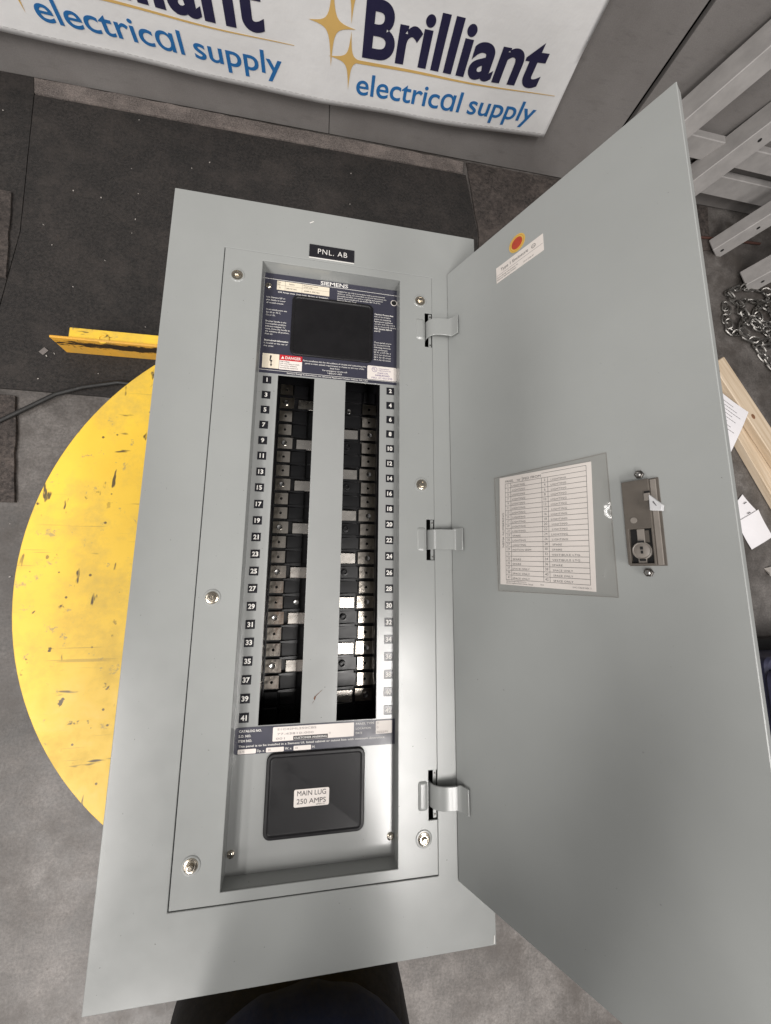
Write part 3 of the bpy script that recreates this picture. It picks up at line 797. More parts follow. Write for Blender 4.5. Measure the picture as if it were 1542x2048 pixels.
# bus work inside the windows ---------------------------------------------------
BZ = T - 0.105; PITCH = 0.0254; Y0 = 0.2786; KX = 1.0468
XX = lambda x: -0.0075 + (x + 0.0075) * KX
g = MB(); g.box(-0.112, 0.116, -0.34, 0.34, BZ - 0.020, BZ - 0.006); part(g, 'bus_base', 'black_plastic')
def holed_plate(w_, h_, hx, hr, t=0.002):
    """metal tab with a round screw hole"""
    n = 16; g = MB(); vs = []; fs = []
    def edge(a):
        c, s = cos(a), sin(a); best = 1e9
        for lim, d in ((w_ - hx, c), (-hx, c), (h_ / 2, s), (-h_ / 2, s)):
            if abs(d) > 1e-9 and lim / d > 0: best = min(best, lim / d)
        return (hx + c * best, s * best)
    angs = sorted([2 * pi * k / n for k in range(n)] + [math.atan2(sy * h_ / 2, ex - hx) % (2 * pi) for sy in (-1, 1) for ex in (0, w_)])
    m_ = len(angs)
    for zz in (0.0, t):
        for a in angs: vs.append(edge(a) + (zz,))
        for a in angs: vs.append((hx + hr * cos(a), hr * sin(a), zz))
    for k in range(m_):
        j = (k + 1) % m_
        fs.append((2 * m_ + k, 2 * m_ + j, 3 * m_ + j, 3 * m_ + k)); fs.append((k, m_ + k, m_ + j, j))
        fs.append((k, j, 2 * m_ + j, 2 * m_ + k)); fs.append((m_ + k, 3 * m_ + k, 3 * m_ + j, m_ + j))
    return g.add(vs, fs)
SH = {}
def shared(key, maker, name, mat, loc, rz=0.0, smooth=False, tilt=(0, 0)):
    if key not in SH:
        o = maker().build(name, mat, None, smooth); SH[key] = o.data
    else:
        o = bpy.data.objects.new(name, SH[key]); COL.objects.link(o)
    o.location = (XX(loc[0]), loc[1], loc[2]); o.rotation_euler = (tilt[0], tilt[1], rz); o.scale = (KX, KX, 1)
    return under(o, PB)
jit = lambda a: random.uniform(-a, a)
def scr():
    g = MB(); g.lathe(0, 0, [(0.0046, 0), (0.0046, 0.0012), (0.0036, 0.0022), (0.0010, 0.0018)], 18); return g
def blk(w_):
    def f():
        g = MB(); g.bbox(0, w_, -0.0104, 0.0104, -0.006, 0.0, 0.0009); return g
    return f
def wedge():
    g = MB(); g.loft([[(0, -0.0018, -0.006), (0.026, -0.0034, -0.006), (0.026, 0.0034, -0.006), (0, 0.0018, -0.006)], [(0, -0.0012, 0.006), (0.026, -0.0026, 0.004), (0.026, 0.0026, 0.004), (0, 0.0012, 0.006)]]); return g
def post():
    g = MB(); g.lathe(0, 0, [(0.0056, 0), (0.0052, 0.006), (0.0034, 0.0062), (0.0030, 0.001)], 20); return g
for i in range(23):
    y = Y0 - PITCH * i
    metal = i <= 20
    plate_row = i % 3 == 1 and metal
    tl = (jit(0.012), jit(0.012))
    if metal:
        if plate_row:
            shared('padw', lambda: holed_plate(0.0245, 0.0196, 0.0105, 0.0022), 'bus_tab', 'bus_metal', (-0.0820, y, BZ), tilt=tl)
            shared('scr', scr, 'tab_screw', 'steel_bright', (-0.0712 + jit(0.0004), y + jit(0.0004), BZ + 0.002), jit(1.0), True)
            shared('platL', lambda: MB().bbox(0, 0.050, -0.0088, 0.0088, 0, 0.0022, 0.0004), 'bus_plate', 'bus_plate', (-0.0508, y - 0.001, BZ - 0.001), tilt=(jit(0.02), jit(0.01)))
        else:
            shared('pad', lambda: holed_plate(0.0215, 0.0188, 0.0108, 0.0022), 'bus_tab', 'bus_metal', (-0.0818, y, BZ), tilt=tl)
            shared('blkL', blk(0.0248), 'insulator_block', 'black_plastic', (-0.0588, y, BZ + 0.0015), tilt=(jit(0.03), jit(0.02)))
            shared('blkL2', blk(0.030), 'insulator_block', 'black_plastic', (-0.0336, y, BZ - 0.0055), tilt=(jit(0.03), jit(0.02)))
    else:
        shared('blkD', blk(0.0215), 'insulator_block', 'black_plastic', (-0.0818, y, BZ), tilt=(jit(0.03), jit(0.02)))
        shared('blkL', blk(0.0248), 'insulator_block', 'black_plastic', (-0.0588, y, BZ - 0.004))
    shared('wedge', wedge, 'barrier_rib', 'black_plastic', (-0.0602, y - PITCH / 2, BZ))
    # right bank
    if 1 <= i <= 21:
        if i % 3 == 0:
            shared('padR', lambda: holed_plate(0.0278, 0.0196, 0.0165, 0.0022), 'bus_tab', 'bus_metal', (0.0596, y, BZ), tilt=(jit(0.012), jit(0.012)))
            shared('scr', scr, 'tab_screw', 'steel_bright', (0.0764 + jit(0.0004), y + jit(0.0004), BZ + 0.002), jit(1.0), True)
            shared('platR', lambda: MB().bbox(-0.050, 0.0, -0.0088, 0.0088, 0, 0.0022, 0.0004), 'bus_plate', 'bus_plate', (0.0553, y - 0.001, BZ - 0.001), tilt=(jit(0.02), jit(0.01)))
        else:
            shared('padR2', lambda: holed_plate(0.0248, 0.0188, 0.0120, 0.0022), 'bus_tab', 'bus_metal', (0.0627, y, BZ), tilt=(jit(0.012), jit(0.012)))
            shared('blkR', blk(0.0310), 'insulator_block', 'black_plastic', (0.0300, y, BZ + 0.0015), tilt=(jit(0.03), jit(0.02)))
            if i % 3 == 1 and i > 3: shared('post', post, 'mounting_post', 'black_plastic', (0.0378, y, BZ + 0.0015), 0, True)
    else:
        shared('blkR', blk(0.0310), 'insulator_block', 'black_plastic', (0.0300, y, BZ - 0.002)); shared('blkD', blk(0.0215), 'insulator_block', 'black_plastic', (0.0640, y, BZ))
    shared('wedge', wedge, 'barrier_rib', 'black_plastic', (0.0302, y - PITCH / 2, BZ))
shared('scr', scr, 'tab_screw', 'steel_bright', (0.0380, Y0 - PITCH * 1.4, BZ + 0.0085), 0.4, True)
shared('scr', scr, 'tab_screw', 'steel_bright', (-0.0390, Y0 - PITCH * 15, BZ + 0.0020), 0.9, True)
for x0, x1 in ((-0.0935, -0.0880), (0.0930, 0.0985)):
    g = MB(); g.box(x0, x1, -0.33, 0.33, BZ - 0.006, BZ + 0.012); part(g, 'side_rail', 'black_plastic')

# small marks
g = MB(); g.add([(-0.0415, 0.5320, T + 0.0004), (-0.0350, 0.5362, T + 0.0004), (-0.0342, 0.5348, T + 0.0004), (-0.0402, 0.5308, T + 0.0004)], [(0, 3, 2, 1)]); part(g, 'paint_chip', 'print_white')
g = MB(); g.add([(0.2500, -0.5535, T + 0.0004), (0.2518, -0.5535, T + 0.0004), (0.2518, -0.5430, T + 0.0004), (0.2508, -0.5440, T + 0.0004)], [(0, 1, 2, 3)]); part(g, 'paint_chip', 'print_white')
pbr('rust', (0.12, 0.045, 0.018), 0.7, var=0.3, scale=300)
g = MB(); g.add([(-0.0057, -0.2330, DF + 0.0003), (-0.0040, -0.2355, DF + 0.0003), (-0.0024, -0.2300, DF + 0.0003), (-0.0042, -0.2290, DF + 0.0003)], [(0, 1, 2, 3)])
g.add([(-0.0026, -0.2298, DF + 0.0003), (0.0064, -0.2215, DF + 0.0003), (0.0066, -0.2208, DF + 0.0003), (-0.0030, -0.2288, DF + 0.0003)], [(0, 1, 2, 3)])
g.add([(-0.0085, -0.2412, DF + 0.0003), (-0.0050, -0.2360, DF + 0.0003), (-0.0053, -0.2355, DF + 0.0003)], [(0, 1, 2)])
part(g, 'rust_scratch', 'rust')

# ------------------------------------------------------------------ door, opened past upright
ANG = radians(63.2)
DM = Matrix(((cos(ANG), 0, -sin(ANG), 0.2002), (0, 1, 0, 0), (sin(ANG), 0, cos(ANG), T + 0.0015), (0, 0, 0, 1)))   # local x up the door, y along the panel, z out of its inner face
DL, DH = 0.3355, 0.4715
g = MB()
g.bbox(0, DL, -DH, DH, -0.0022, 0.0, 0.0007)
for b in ((0.0005, 0.0025, -DH + 0.0005, DH - 0.0005), (DL - 0.0025, DL - 0.0005, -DH + 0.0005, DH - 0.0005), (0.003, DL - 0.003, DH - 0.0025, DH - 0.0005), (0.003, DL - 0.003, -DH + 0.0005, -DH + 0.0025)):
    g.box(b[0], b[1], b[2], b[3], -0.0150, -0.0023)
door = g.build('door', 'enamel_door'); door.parent = PB
door.matrix_local = Matrix.Translation(-PB.location) @ DM
def dpart(mb, name, mat, smooth=False):
    o = mb.build(name, mat, PB, smooth); o.matrix_local = Matrix.Translation(-PB.location) @ DM
    return o
# hinges
for y in HY:
    prof = [(0.1628, T - 0.012), (0.1636, T - 0.002), (0.1665, T + 0.0045), (0.1720, T + 0.0090), (0.1800, T + 0.0115), (0.1890, T + 0.0120), (0.1965, T + 0.0122), (0.2012, T + 0.0135), (0.2042, T + 0.0165), (0.2095, T + 0.0265)]
    w2 = 0.0155; t = 0.0026; vs = []; fs = []; n = len(prof)
    for k, (x, z) in enumerate(prof):
        a = Vector(prof[max(k - 1, 0)]); b = Vector(prof[min(k + 1, n - 1)]); d = (b - a).normalized(); nn = Vector((-d.y, d.x))
        flare = w2 + (0.0015 if k > 6 else 0)
        for yy, s in ((-flare, 1), (flare, 1), (flare, 0), (-flare, 0)):
            vs.append((x + nn.x * t * s, y + yy, z + nn.y * t * s))
    mb = MB(); mb.loft([vs[4 * k:4 * k + 4] for k in range(n)])
    o = fix_normals(mb.build('hinge', 'enamel')); bevel_mod(o, 0.0008)
    for p_ in o.data.polygons: p_.use_smooth = True
    o.data.set_sharp_from_angle(angle=radians(40)); under(o, PB)
    g = MB(); g.bbox(0.1664, 0.1712, y - 0.0315, y + 0.0315, T - 0.0045, T - 0.0028, 0.0003); part(g, 'hinge_leaf', 'enamel')
    for s in (-1, 1):
        g = MB(); g.lathe(0.1690, y + s * 0.0265, [(0.0013, T - 0.0028), (0.0013, T - 0.0020), (0.0007, T - 0.0018)], 12); part(g, 'rivet', 'dark_nut')
    g = MB(); g.rr(0.1435, 0.1576, y - 0.0190, y + 0.0190, 0.004, [(0, T + 0.0003), (0.0012, T + 0.0012), (0.0026, T + 0.0022), (0.0045, T + 0.0024)], 5); part(g, 'hinge_bulge', 'enamel', True)

# enclosure label and round sticker on the door
g = MB(); g.bbox(0.1020, 0.1790, 0.3850, 0.4108, 0.0002, 0.0006, 0.0001); tl_ = dpart(g, 'type_label', 'label_white')
w = MB(); text(w, 'Type 1 Enclosure', 0.1105, 0.4005, 0.0046, 0.1560, 0.0008, bold=0.0, res=4); ring(w, 0.1645, 0.4025, 0.0026, 0.0032, 0.0008); text(w, 'UL', 0.1630, 0.4012, 0.0024, None, 0.0008)
w.box(0.1030, 0.1780, 0.3962, 0.3964, 0.0006, 0.0008)
text(w, 'Siemens Energy & Automation, Inc.', 0.1035, 0.3915, 0.0022, 0.1400, 0.0008); text(w, 'Electrical Apparatus Division', 0.1035, 0.3878, 0.0022, 0.1360, 0.0008); text(w, '15-A-1046-01', 0.1480, 0.3878, 0.0020, 0.1640, 0.0008)
sub(w, 'lettering', 'print_grey', tl_)
g = MB(); g.lathe(0.1393, 0.4267, [(0.0132, 0.0002), (0.0132, 0.0006)], 40); rs = dpart(g, 'round_sticker', 'sticker_yellow')
w = MB(); w.lathe(0.1393, 0.4267, [(0.0088, 0.0006), (0.0088, 0.0008)], 32); sub(w, 'red_center', 'sticker_red', rs)
w = MB(); ring(w, 0.1393, 0.4267, 0.0109, 0.0112, 0.0008, 32)
sub(w, 'sticker_ring', 'sticker_red', rs)
# clear pouch (part of the door) and the typed card inside it
nx, ny = 26, 28; vs = []; fs = []
for j in range(ny + 1):
    for i in range(nx + 1):
        u = i / nx; v = j / ny
        x = 0.0848 + (0.2352 - 0.0848) * u; y = -0.0742 + (0.0840 + 0.0742) * v
        bulge = sin(pi * u) ** 0.6 * sin(pi * v) ** 0.6
        zz = 0.0010 + 0.0020 * bulge + (0.0032 * math.exp(-((u - 0.90) / 0.07) ** 2) * (0.6 + 0.4 * sin(v * 13)) * sin(pi * v) if 0.7 < u < 1 else 0)
        zz += 0.0007 * math.exp(-((u - 0.92 + 0.25 * (0.3 - v)) / 0.025) ** 2) * math.exp(-((v - 0.13) / 0.10) ** 2) * 4
        vs.append((x, y, zz))
for j in range(ny):
    for i in range(nx):
        a = j * (nx + 1) + i; fs.append((a, a + 1, a + nx + 2, a + nx + 1))
pouch = mesh_obj('card_pouch', vs, fs, 'clear_vinyl', PB, True); pouch.matrix_local = Matrix.Translation(-PB.location) @ DM
g = plate(0.0844, 0.2356, -0.0746, 0.0844, [(0.0854, 0.2346, -0.0736, 0.0834)], 0.0002, 0.0013)
sub(g, 'welded_edge', 'clear_vinyl', pouch)
CR = math.atan2(-0.0045, 0.125)
card = empty('directory_card', (0, 0, 0), 'typed paper circuit directory card inside the clear pouch on the open door', 'card')
card.matrix_world = DM @ Matrix.Translation((0.0881, -0.0649, 0.0003)) @ Matrix.Rotation(CR, 4, 'Z')
nx, ny = 12, 14; vs = []; fs = []
cz = lambda x, y: 0.0003 + 0.0004 * sin(x * 25 + 0.3) * sin(y * 20)
g = MB(); g.bbox(0, 0.1250, 0, 0.1474, 0, 0.0004, 0.0001); sub(g, 'card_sheet', 'card_paper', card)
w = MB(); zc = 0.0006
xa, xb, xc, xd, xe = 0.0095, 0.0182, 0.0637, 0.0719, 0.1193
ty0, ty1 = 0.0068, 0.1376
rh = (ty1 - ty0) / 21
hl = lambda x0, x1, y: w.add([(x0, y - 0.00022, zc), (x1, y - 0.00022, zc), (x1, y + 0.00022, zc), (x0, y + 0.00022, zc)], [(0, 1, 2, 3)])
vl = lambda x, y0, y1: w.add([(x - 0.00022, y0, zc - 0.0001), (x + 0.00022, y0, zc - 0.0001), (x + 0.00022, y1, zc - 0.0001), (x - 0.00022, y1, zc - 0.0001)], [(0, 1, 2, 3)])
for k in range(22): hl(xa, xe, ty0 + k * rh)
for x in (xa, xb, xc, xd, xe): vl(x, ty0, ty1)
vl(xa + 0.0265, ty1, ty1 + 0.006); hl(xc, xe, 0.1437); vl(xe, ty1, 0.1437)
text(w, 'PANEL', 0.0100, 0.1392, 0.0032, 0.0228, zc, bold=-0.004, res=3); text(w, 'FED FROM', 0.0375, 0.1392, 0.0032, 0.0625, zc, bold=-0.004, res=3); text(w, '"AB"', 0.0275, 0.1392, 0.0022, None, zc)
left = ['LIGHTING'] * 11 + ['SPARE', 'LIGHTING', 'LIGHTING', 'MOTION SEEM', '', 'SPARE', 'SPARE', 'SPACE ONLY', 'SPACE ONLY', 'SPACE ONLY']
right = ['LIGHTING'] * 13 + ['SPARE', 'SPARE', 'VESTIBULE LTG.', 'VESTIBULE LTG.', 'SPARE', 'SPACE ONLY', 'SPACE ONLY', 'SPACE ONLY']
for k in range(21):
    yb = ty1 - (k + 1) * rh
    text(w, str(2 * k + 1), (xa + xb) / 2, yb + 0.0018, 0.0031, None, zc, bold=-0.006, align='C', res=3)
    text(w, str(2 * k + 2), (xc + xd) / 2, yb + 0.0018, 0.0031, None, zc, bold=-0.006, align='C', res=3)
    for s, x in ((left[k], 0.0202), (right[k], 0.0757)):
        if s: text(w, s, x + jit(0.0006), yb + 0.0011, 0.0022, x + len(s) * 0.00245, zc, bold=0.0, space=1.1)
text(w, 'NEMA NUMBERING', 0.0072, 0.050, 0.0030, 0.0972 - 0.050 + 0.0072, zc, bold=-0.004, rot=pi / 2, res=3)
text(w, 'Siemens Energy & Automation, Inc.', 0.0100, 0.0042, 0.0017, 0.0400, zc); text(w, 'Electrical Apparatus Division Atlanta, Georgia', 0.0100, 0.0016, 0.0017, 0.0490, zc)
text(w, 'A-6', 0.0590, 0.0022, 0.0020, None, zc); text(w, '15-C-1136-01 REV. 3', 0.0995, 0.0022, 0.0017, 0.1200, zc)
sub(w, 'lettering', 'print_grey', card)

# latch on the door
g = MB(); g.bbox(0.2488, 0.2814, -0.0414, 0.0468, 0.0001, 0.0012, 0.0003); latch = dpart(g, 'door_latch', 'latch_brown')
g = plate(0.2492, 0.2738, -0.0404, 0.0462, [(0.2522, 0.2722, -0.0388, -0.0040)], 0.0012, 0.0060); o = sub(g, 'latch_body', 'latch_brown', latch); bevel_mod(o, 0.0005)
g = MB(); g.bbox(0.2740, 0.2792, -0.0404, 0.0455, 0.0012, 0.0026, 0.0004); sub(g, 'latch_rail', 'latch_light', latch)
g = MB(); g.box(0.2523, 0.2721, -0.0387, -0.0041, 0.0013, 0.0016); sub(g, 'latch_recess', 'dark_void', latch)
g = MB(); g.lathe(0.2621, -0.0262, [(0.0088, 0.0016), (0.0088, 0.0046), (0.0080, 0.0050), (0.0074, 0.0044), (0.0068, 0.0048), (0.0010, 0.0050)], 32); sub(g, 'lock_cylinder', 'latch_light', latch, True)
g = MB(); g.bbox(0.2588, 0.2655, -0.0186, -0.0042, 0.0016, 0.0042, 0.0004); g.bbox(0.2580, 0.2655, -0.0386, -0.0342, 0.0016, 0.0042, 0.0004); sub(g, 'lock_arm', 'latch_light', latch)
g = MB()
for b in ((0.2608, 0.2634, -0.0252, -0.0222), (0.2612, 0.2632, -0.0292, -0.0262), (0.2596, 0.2648, -0.0182, -0.0162), (0.2596, 0.2650, -0.0366, -0.0345)): g.box(b[0], b[1], b[2], b[3], 0.0049, 0.0053)
sub(g, 'key_slot', 'dark_void', latch)
g = MB(); g.box(0.2650, 0.2692, -0.0180, -0.0060, 0.0018, 0.0030); sub(g, 'spring_leaf', 'latch_brown', latch)
g = MB(); g.lathe(0.2578, 0.0049, [(0.0031, 0.0060), (0.0029, 0.0064)], 20); sub(g, 'rivet_dot', 'latch_light', latch)
pbr('lever_white', (0.62, 0.62, 0.63), 0.35, var=0.08, scale=60)
pts = [(0.2745, 0.0290), (0.2851, 0.0172), (0.2842, 0.0115), (0.2742, 0.0130)]
g = MB(); g.loft([[(x, y, z) for x, y in reversed(pts)] for z in (0.0045, 0.0105)]); o = fix_normals(sub(g, 'latch_lever', 'lever_white', latch)); bevel_mod(o, 0.0006)
g = MB(); g.bbox(0.2692, 0.2746, 0.0235, 0.0312, 0.0060, 0.0085, 0.0006); sub(g, 'lever_pivot', 'latch_light', latch)
g = MB(); g.box(0.2695, 0.2745, 0.0315, 0.0335, 0.0058, 0.0063); sub(g, 'pivot_slot', 'dark_void', latch)
g = MB(); g.add([(0.2782, 0.0218, 0.0108), (0.2806, 0.0166, 0.0108), (0.2800, 0.0166, 0.0108), (0.2774, 0.0208, 0.0108)], [(0, 3, 2, 1)]); sub(g, 'lever_mark', 'print_grey', latch)
for x, y in ((0.2652, 0.0526), (0.2652, -0.0480)):
    g = MB(); g.lathe(x, y, [(0.0044, 0.0001), (0.0044, 0.0026), (0.0036, 0.0030), (0.0024, 0.0028)], 6); o = sub(g, 'nut', 'dark_nut', latch)
    g = MB(); g.lathe(x, y, [(0.0022, 0.0026), (0.0022, 0.0044), (0.0012, 0.0048)], 14); sub(g, 'stud', 'steel_bright', latch)

# ------------------------------------------------------------------ grey steel frame leaning by the wall
rack = empty('steel_rack', (1.75, 1.80, 0), 'grey painted steel frame with slanted legs and cross rails beside the wall', 'rack')
LEAN = Vector((0.527, 0.179, 1.0))
def leg(foot, w_, d_, h_, name='leg', bolts=()):
    ax = LEAN.normalized(); side = Vector((1, 0.05, 0)); side = (side - ax * side.dot(ax)).normalized(); nrm = ax.cross(side)
    M = Matrix.Identity(4)
    for r in range(3): M[r][0] = side[r]; M[r][1] = nrm[r]; M[r][2] = ax[r]; M[r][3] = foot[r]
    g = MB(); g.bbox(-w_ / 2, w_ / 2, -d_ / 2, d_ / 2, 0, h_, 0.003)
    for i in range(4):
        pass
    g.xform(M)
    o = fix_normals(g.build(name, 'grey_steel')); under(o, rack)
    for (u, v, sgn) in bolts:
        b = MB(); b.lathe(0, 0, [(0.0075, -0.001), (0.0075, 0.0008)], 14)
        MM = M @ Matrix.Translation((u, sgn * d_ / 2, v)) @ Matrix.Rotation(-sgn * pi / 2, 4, 'X')
        b.xform(MM); sub(b, 'bolt_hole', 'dark_void', o)
leg((1.190, 1.705, 0.0), 0.085, 0.105, 1.15)
leg((1.605, 1.780, 0.0), 0.095, 0.095, 1.05, bolts=((0.0, 0.42, -1),))
leg((1.995, 1.650, 0.0), 0.085, 0.070, 0.95, bolts=((0.0, 0.03, -1), (0.0, 0.17, -1)))
leg((2.170, 1.480, 0.0), 0.095, 0.090, 0.80, bolts=((0.0, 0.06, -1),))
for z0, z1_, y in ((0.228, 0.309, 1.850), (0.100, 0.188, 1.850)):
    g = MB(); g.bbox(1.46, 2.9, y, y + 0.04, z0, z1_, 0.003)
    o = g.build('rail', 'grey_steel'); under(o, rack)
g = MB(); g.tube([(1.70, 1.42, 0.013), (1.85, 1.69, 0.013), (2.02, 1.71, 0.013), (2.3, 1.73, 0.013)], 0.006, 8)
tag(rebase(g.build('hose', 'orange_hose', None, True)), 'thin rust red hose on the floor by the slanted grey legs', 'hose')

# ------------------------------------------------------------------ chain heap on the floor
chain = empty('chain', (2.15, 1.25, 0), 'heap of bright steel chain on the concrete at the right edge', 'chain')
def link_mesh():
    pts = []
    r, s = 0.0125, 0.0135
    for k in range(14):
        a = 2 * pi * k / 14
        pts.append((r * cos(a), r * sin(a) + (s if sin(a) > 0 else -s) * min(1, abs(sin(a)) * 3), 0))
    g = MB(); g.tube(pts, 0.0046, 6, closed=True); return g
lm = None
rng = random.Random(5)
path = []
ctrl = [(2.010, 1.345), (2.002, 1.190), (2.075, 1.175), (2.11, 1.30), (2.03, 1.385), (2.16, 1.44), (2.30, 1.42), (2.36, 1.30), (2.24, 1.24), (2.10, 1.24), (2.06, 1.16), (2.17, 1.13), (2.33, 1.20), (2.27, 1.34), (2.14, 1.36), (2.09, 1.27),
        (2.20, 1.19), (2.38, 1.25), (2.34, 1.40), (2.20, 1.31), (2.22, 1.22), (2.30, 1.14), (2.19, 1.11), (2.165, 1.10), (2.205, 1.05), (2.26, 0.99), (2.36, 0.95), (2.45, 0.97)]
def catmull(P, step):
    out = []; acc = 0; prev = None
    for i in range(len(P) - 1):
        p0 = Vector(P[max(i - 1, 0)]); p1 = Vector(P[i]); p2 = Vector(P[i + 1]); p3 = Vector(P[min(i + 2, len(P) - 1)])
        for k in range(40):
            t = k / 40
            q = 0.5 * ((2 * p1) + (p2 - p0) * t + (2 * p0 - 5 * p1 + 4 * p2 - p3) * t * t + (3 * p1 - p0 - 3 * p2 + p3) * t ** 3)
            if prev is not None:
                acc += (q - prev).length
                if acc >= step: out.append((q, (q - prev).normalized())); acc = 0
            prev = q
    return out
for i, (q, d) in enumerate(catmull(ctrl, 0.0330)):
    if lm is None:
        o = link_mesh().build('link', 'chain_steel', None, True); lm = o.data
    else:
        o = bpy.data.objects.new('link', lm); COL.objects.link(o)
    z = 0.010 + 0.010 * (i % 2) + (0.022 * max(0, sin(i * 0.23)) if 12 < i < 75 else 0)
    o.location = (q.x + rng.uniform(-0.003, 0.003), q.y + rng.uniform(-0.003, 0.003), z)
    o.rotation_mode = 'XYZ'
    Rm = Matrix.Rotation(math.atan2(d.y, d.x) - pi / 2, 4, 'Z') @ Matrix.Rotation((pi / 2 - 0.5 if i % 2 else 0.15) + rng.uniform(-0.4, 0.4), 4, 'Y')
    o.rotation_euler = Rm.to_euler(); under(o, chain)

# ------------------------------------------------------------------ lumber, papers and the tote on the right
def board(name, p0, p1, w_, t_, z, label, knots=()):
    a = Vector(p0); b = Vector(p1); L_ = (b - a).length
    g = MB(); g.bbox(0, L_, -w_ / 2, w_ / 2, 0, t_, 0.003)
    o = g.build(name, 'pine'); o.location = (a.x, a.y, z); o.rotation_euler.z = math.atan2(b.y - a.y, b.x - a.x)
    tag(o, label, 'board')
    for (u, v, r) in knots:
        k = MB(); k.lathe(0, 0, [(r, 0.0), (r * 0.85, 0.0009)], 16)
        k.v = [(x * 1.35 + u, y + v, zz + t_) for x, y, zz in k.v]
        sub(k, 'knot', 'knot', o)
    return o
board('lumber_board', (1.826, 0.953), (2.38, 0.08), 0.089, 0.038, 0.0385, 'pale pine two by four lying on top of another board, right edge', ((0.31, -0.012, 0.010), (0.04, -0.036, 0.009)))
board('lumber_board', (1.800, 0.985), (2.32, 0.02), 0.14, 0.0375, 0.0005, 'lower pine board on the floor under the pale two by four', ((0.20, -0.03, 0.012),))
def sheet_paper(name, cx, cy, z, w_, h_, ang, label, lines=0, curl=0.006, tilt=0.0):
    n = 8; vs = []; fs = []
    for j in range(n + 1):
        for i in range(n + 1):
            u, v = i / n - 0.5, j / n - 0.5
            vs.append((u * w_, v * h_, curl * (u * u * 3 + 0.4 * sin(v * 4 + 1) + 0.4)))
    for j in range(n):
        for i in range(n):
            a = j * (n + 1) + i; fs.append((a, a + 1, a + n + 2, a + n + 1))
    o = mesh_obj(name, vs, fs, 'paper', None, True); o.location = (cx, cy, z); o.rotation_euler = (tilt, 0, ang)
    tag(o, label, 'paper')
    if lines:
        w = MB()
        for k in range(lines):
            y = h_ * (0.40 - 0.8 * k / max(1, lines - 1)); x0 = -w_ * 0.42; x1 = w_ * (0.15 + 0.25 * ((k * 7) % 5) / 4)
            m_ = 12
            for q in range(m_):
                a, b = x0 + (x1 - x0) * q / m_, x0 + (x1 - x0) * (q + 0.85) / m_
                zz = lambda x: curl * ((x / w_) ** 2 * 3 + 0.4 * sin(y / h_ * 4 + 1) + 0.4) + 0.0009
                w.add([(a, y - 0.0011, zz(a)), (b, y - 0.0011, zz(b)), (b, y + 0.0011, zz(b)), (a, y + 0.0011, zz(a))], [(0, 1, 2, 3)])
        sub(w, 'printed_lines', 'print_grey', o)
    return o
sheet_paper('paper_sheet', 1.776, 0.640, 0.080, 0.216, 0.279, radians(-33), 'printed white sheet lying across the boards beside the door', 14)
sheet_paper('paper_sheet', 1.995, 0.160, 0.004, 0.140, 0.145, radians(-64), 'white paper slip on the concrete, front one of two', 0, 0.004)
sheet_paper('paper_sheet', 1.935, 0.235, 0.002, 0.105, 0.150, radians(-47), 'white paper slip on the concrete, partly under the other slip', 0, 0.003)
for (x, y, a) in ((1.958, 0.283, 0.5), (1.972, 0.236, 0.4)):
    w = MB(); w.quad(-0.010, 0.010, -0.002, 0.002, 0); o = w.build('printed_word', 'print_grey')
    par = [q for q in bpy.data.objects if q.name.startswith('paper_sheet')][2 if y > 0.26 else 1]
    o.parent = par
    o.matrix_local = par.matrix_basis.inverted() @ Matrix.Translation((x, y, 0.0095)) @ Matrix.Rotation(a, 4, 'Z')
g = MB(); g.add([(2.02, -0.02, 0.002), (2.06, -0.01, 0.012), (2.075, -0.05, 0.003), (2.04, -0.055, 0.010), (2.03, -0.04, 0.016)], [(0, 1, 4), (1, 2, 4), (2, 3, 4), (3, 0, 4)])
tag(rebase(g.build('crumpled_paper', 'debris_white')), 'small crumpled white paper scrap below the paper slips', 'scrap')
tote = empty('storage_tote', (1.83, -0.78, 0), 'dark blue covered tote at the right edge, with an added black base for its shade', 'tote')
g = MB(); g.rr(1.545, 2.15, -1.25, -0.335, 0.03, [(0.03, 0.06), (0.008, 0.25), (0.0, 0.29), (0.006, 0.30)], 5); o = g.build('tote_body', 'tote_blue', None, True); under(o, tote)
g = MB(); g.rr(1.530, 2.17, -1.27, -0.375, 0.03, [(0.004, 0.30), (0.0, 0.305), (0.0, 0.325), (0.01, 0.335)], 5); o = g.build('tote_lid', 'tote_blue', None, True); under(o, tote)
g = MB(); g.bbox(1.49, 2.2, -1.3, -0.318, 0.02, 0.058, 0.004); g.bbox(1.500, 1.522, -1.28, -0.338, 0.058, 0.25, 0.003); o = g.build('tote_shade_base', 'cord_rubber'); under(o, tote)  # black base and side strip stand in for shade left of the tote

# ------------------------------------------------------------------ the person at the near end of the panel
PX = -0.02
def skin_mesh(name, verts, edges, root=0, sub_=2):
    me = bpy.data.meshes.new(name); me.from_pydata([v[0] for v in verts], edges, [])
    o = bpy.data.objects.new(name, me); COL.objects.link(o)
    sk_ = o.modifiers.new('skin', 'SKIN'); sk_.use_smooth_shade = True
    for i, v in enumerate(verts):
        s = me.skin_vertices[0].data[i]; s.radius = v[1] if isinstance(v[1], tuple) else (v[1], v[1]); s.use_root = i == root
    ss = o.modifiers.new('sub', 'SUBSURF'); ss.levels = sub_; ss.render_levels = sub_
    dg = bpy.context.evaluated_depsgraph_get(); dg.update()
    nm = bpy.data.meshes.new_from_object(o.evaluated_get(dg))
    o.modifiers.clear(); o.data = nm; nm.name = name
    for p in nm.polygons: p.use_smooth = True
    return o
V = []; Ed = []
def add(p, r, par=None):
    V.append(((p[0] + PX, p[1], p[2]), r)); i = len(V) - 1
    if par is not None: Ed.append((par, i))
    return i
pel = add((0, -0.790, 0.90), (0.140, 0.105))
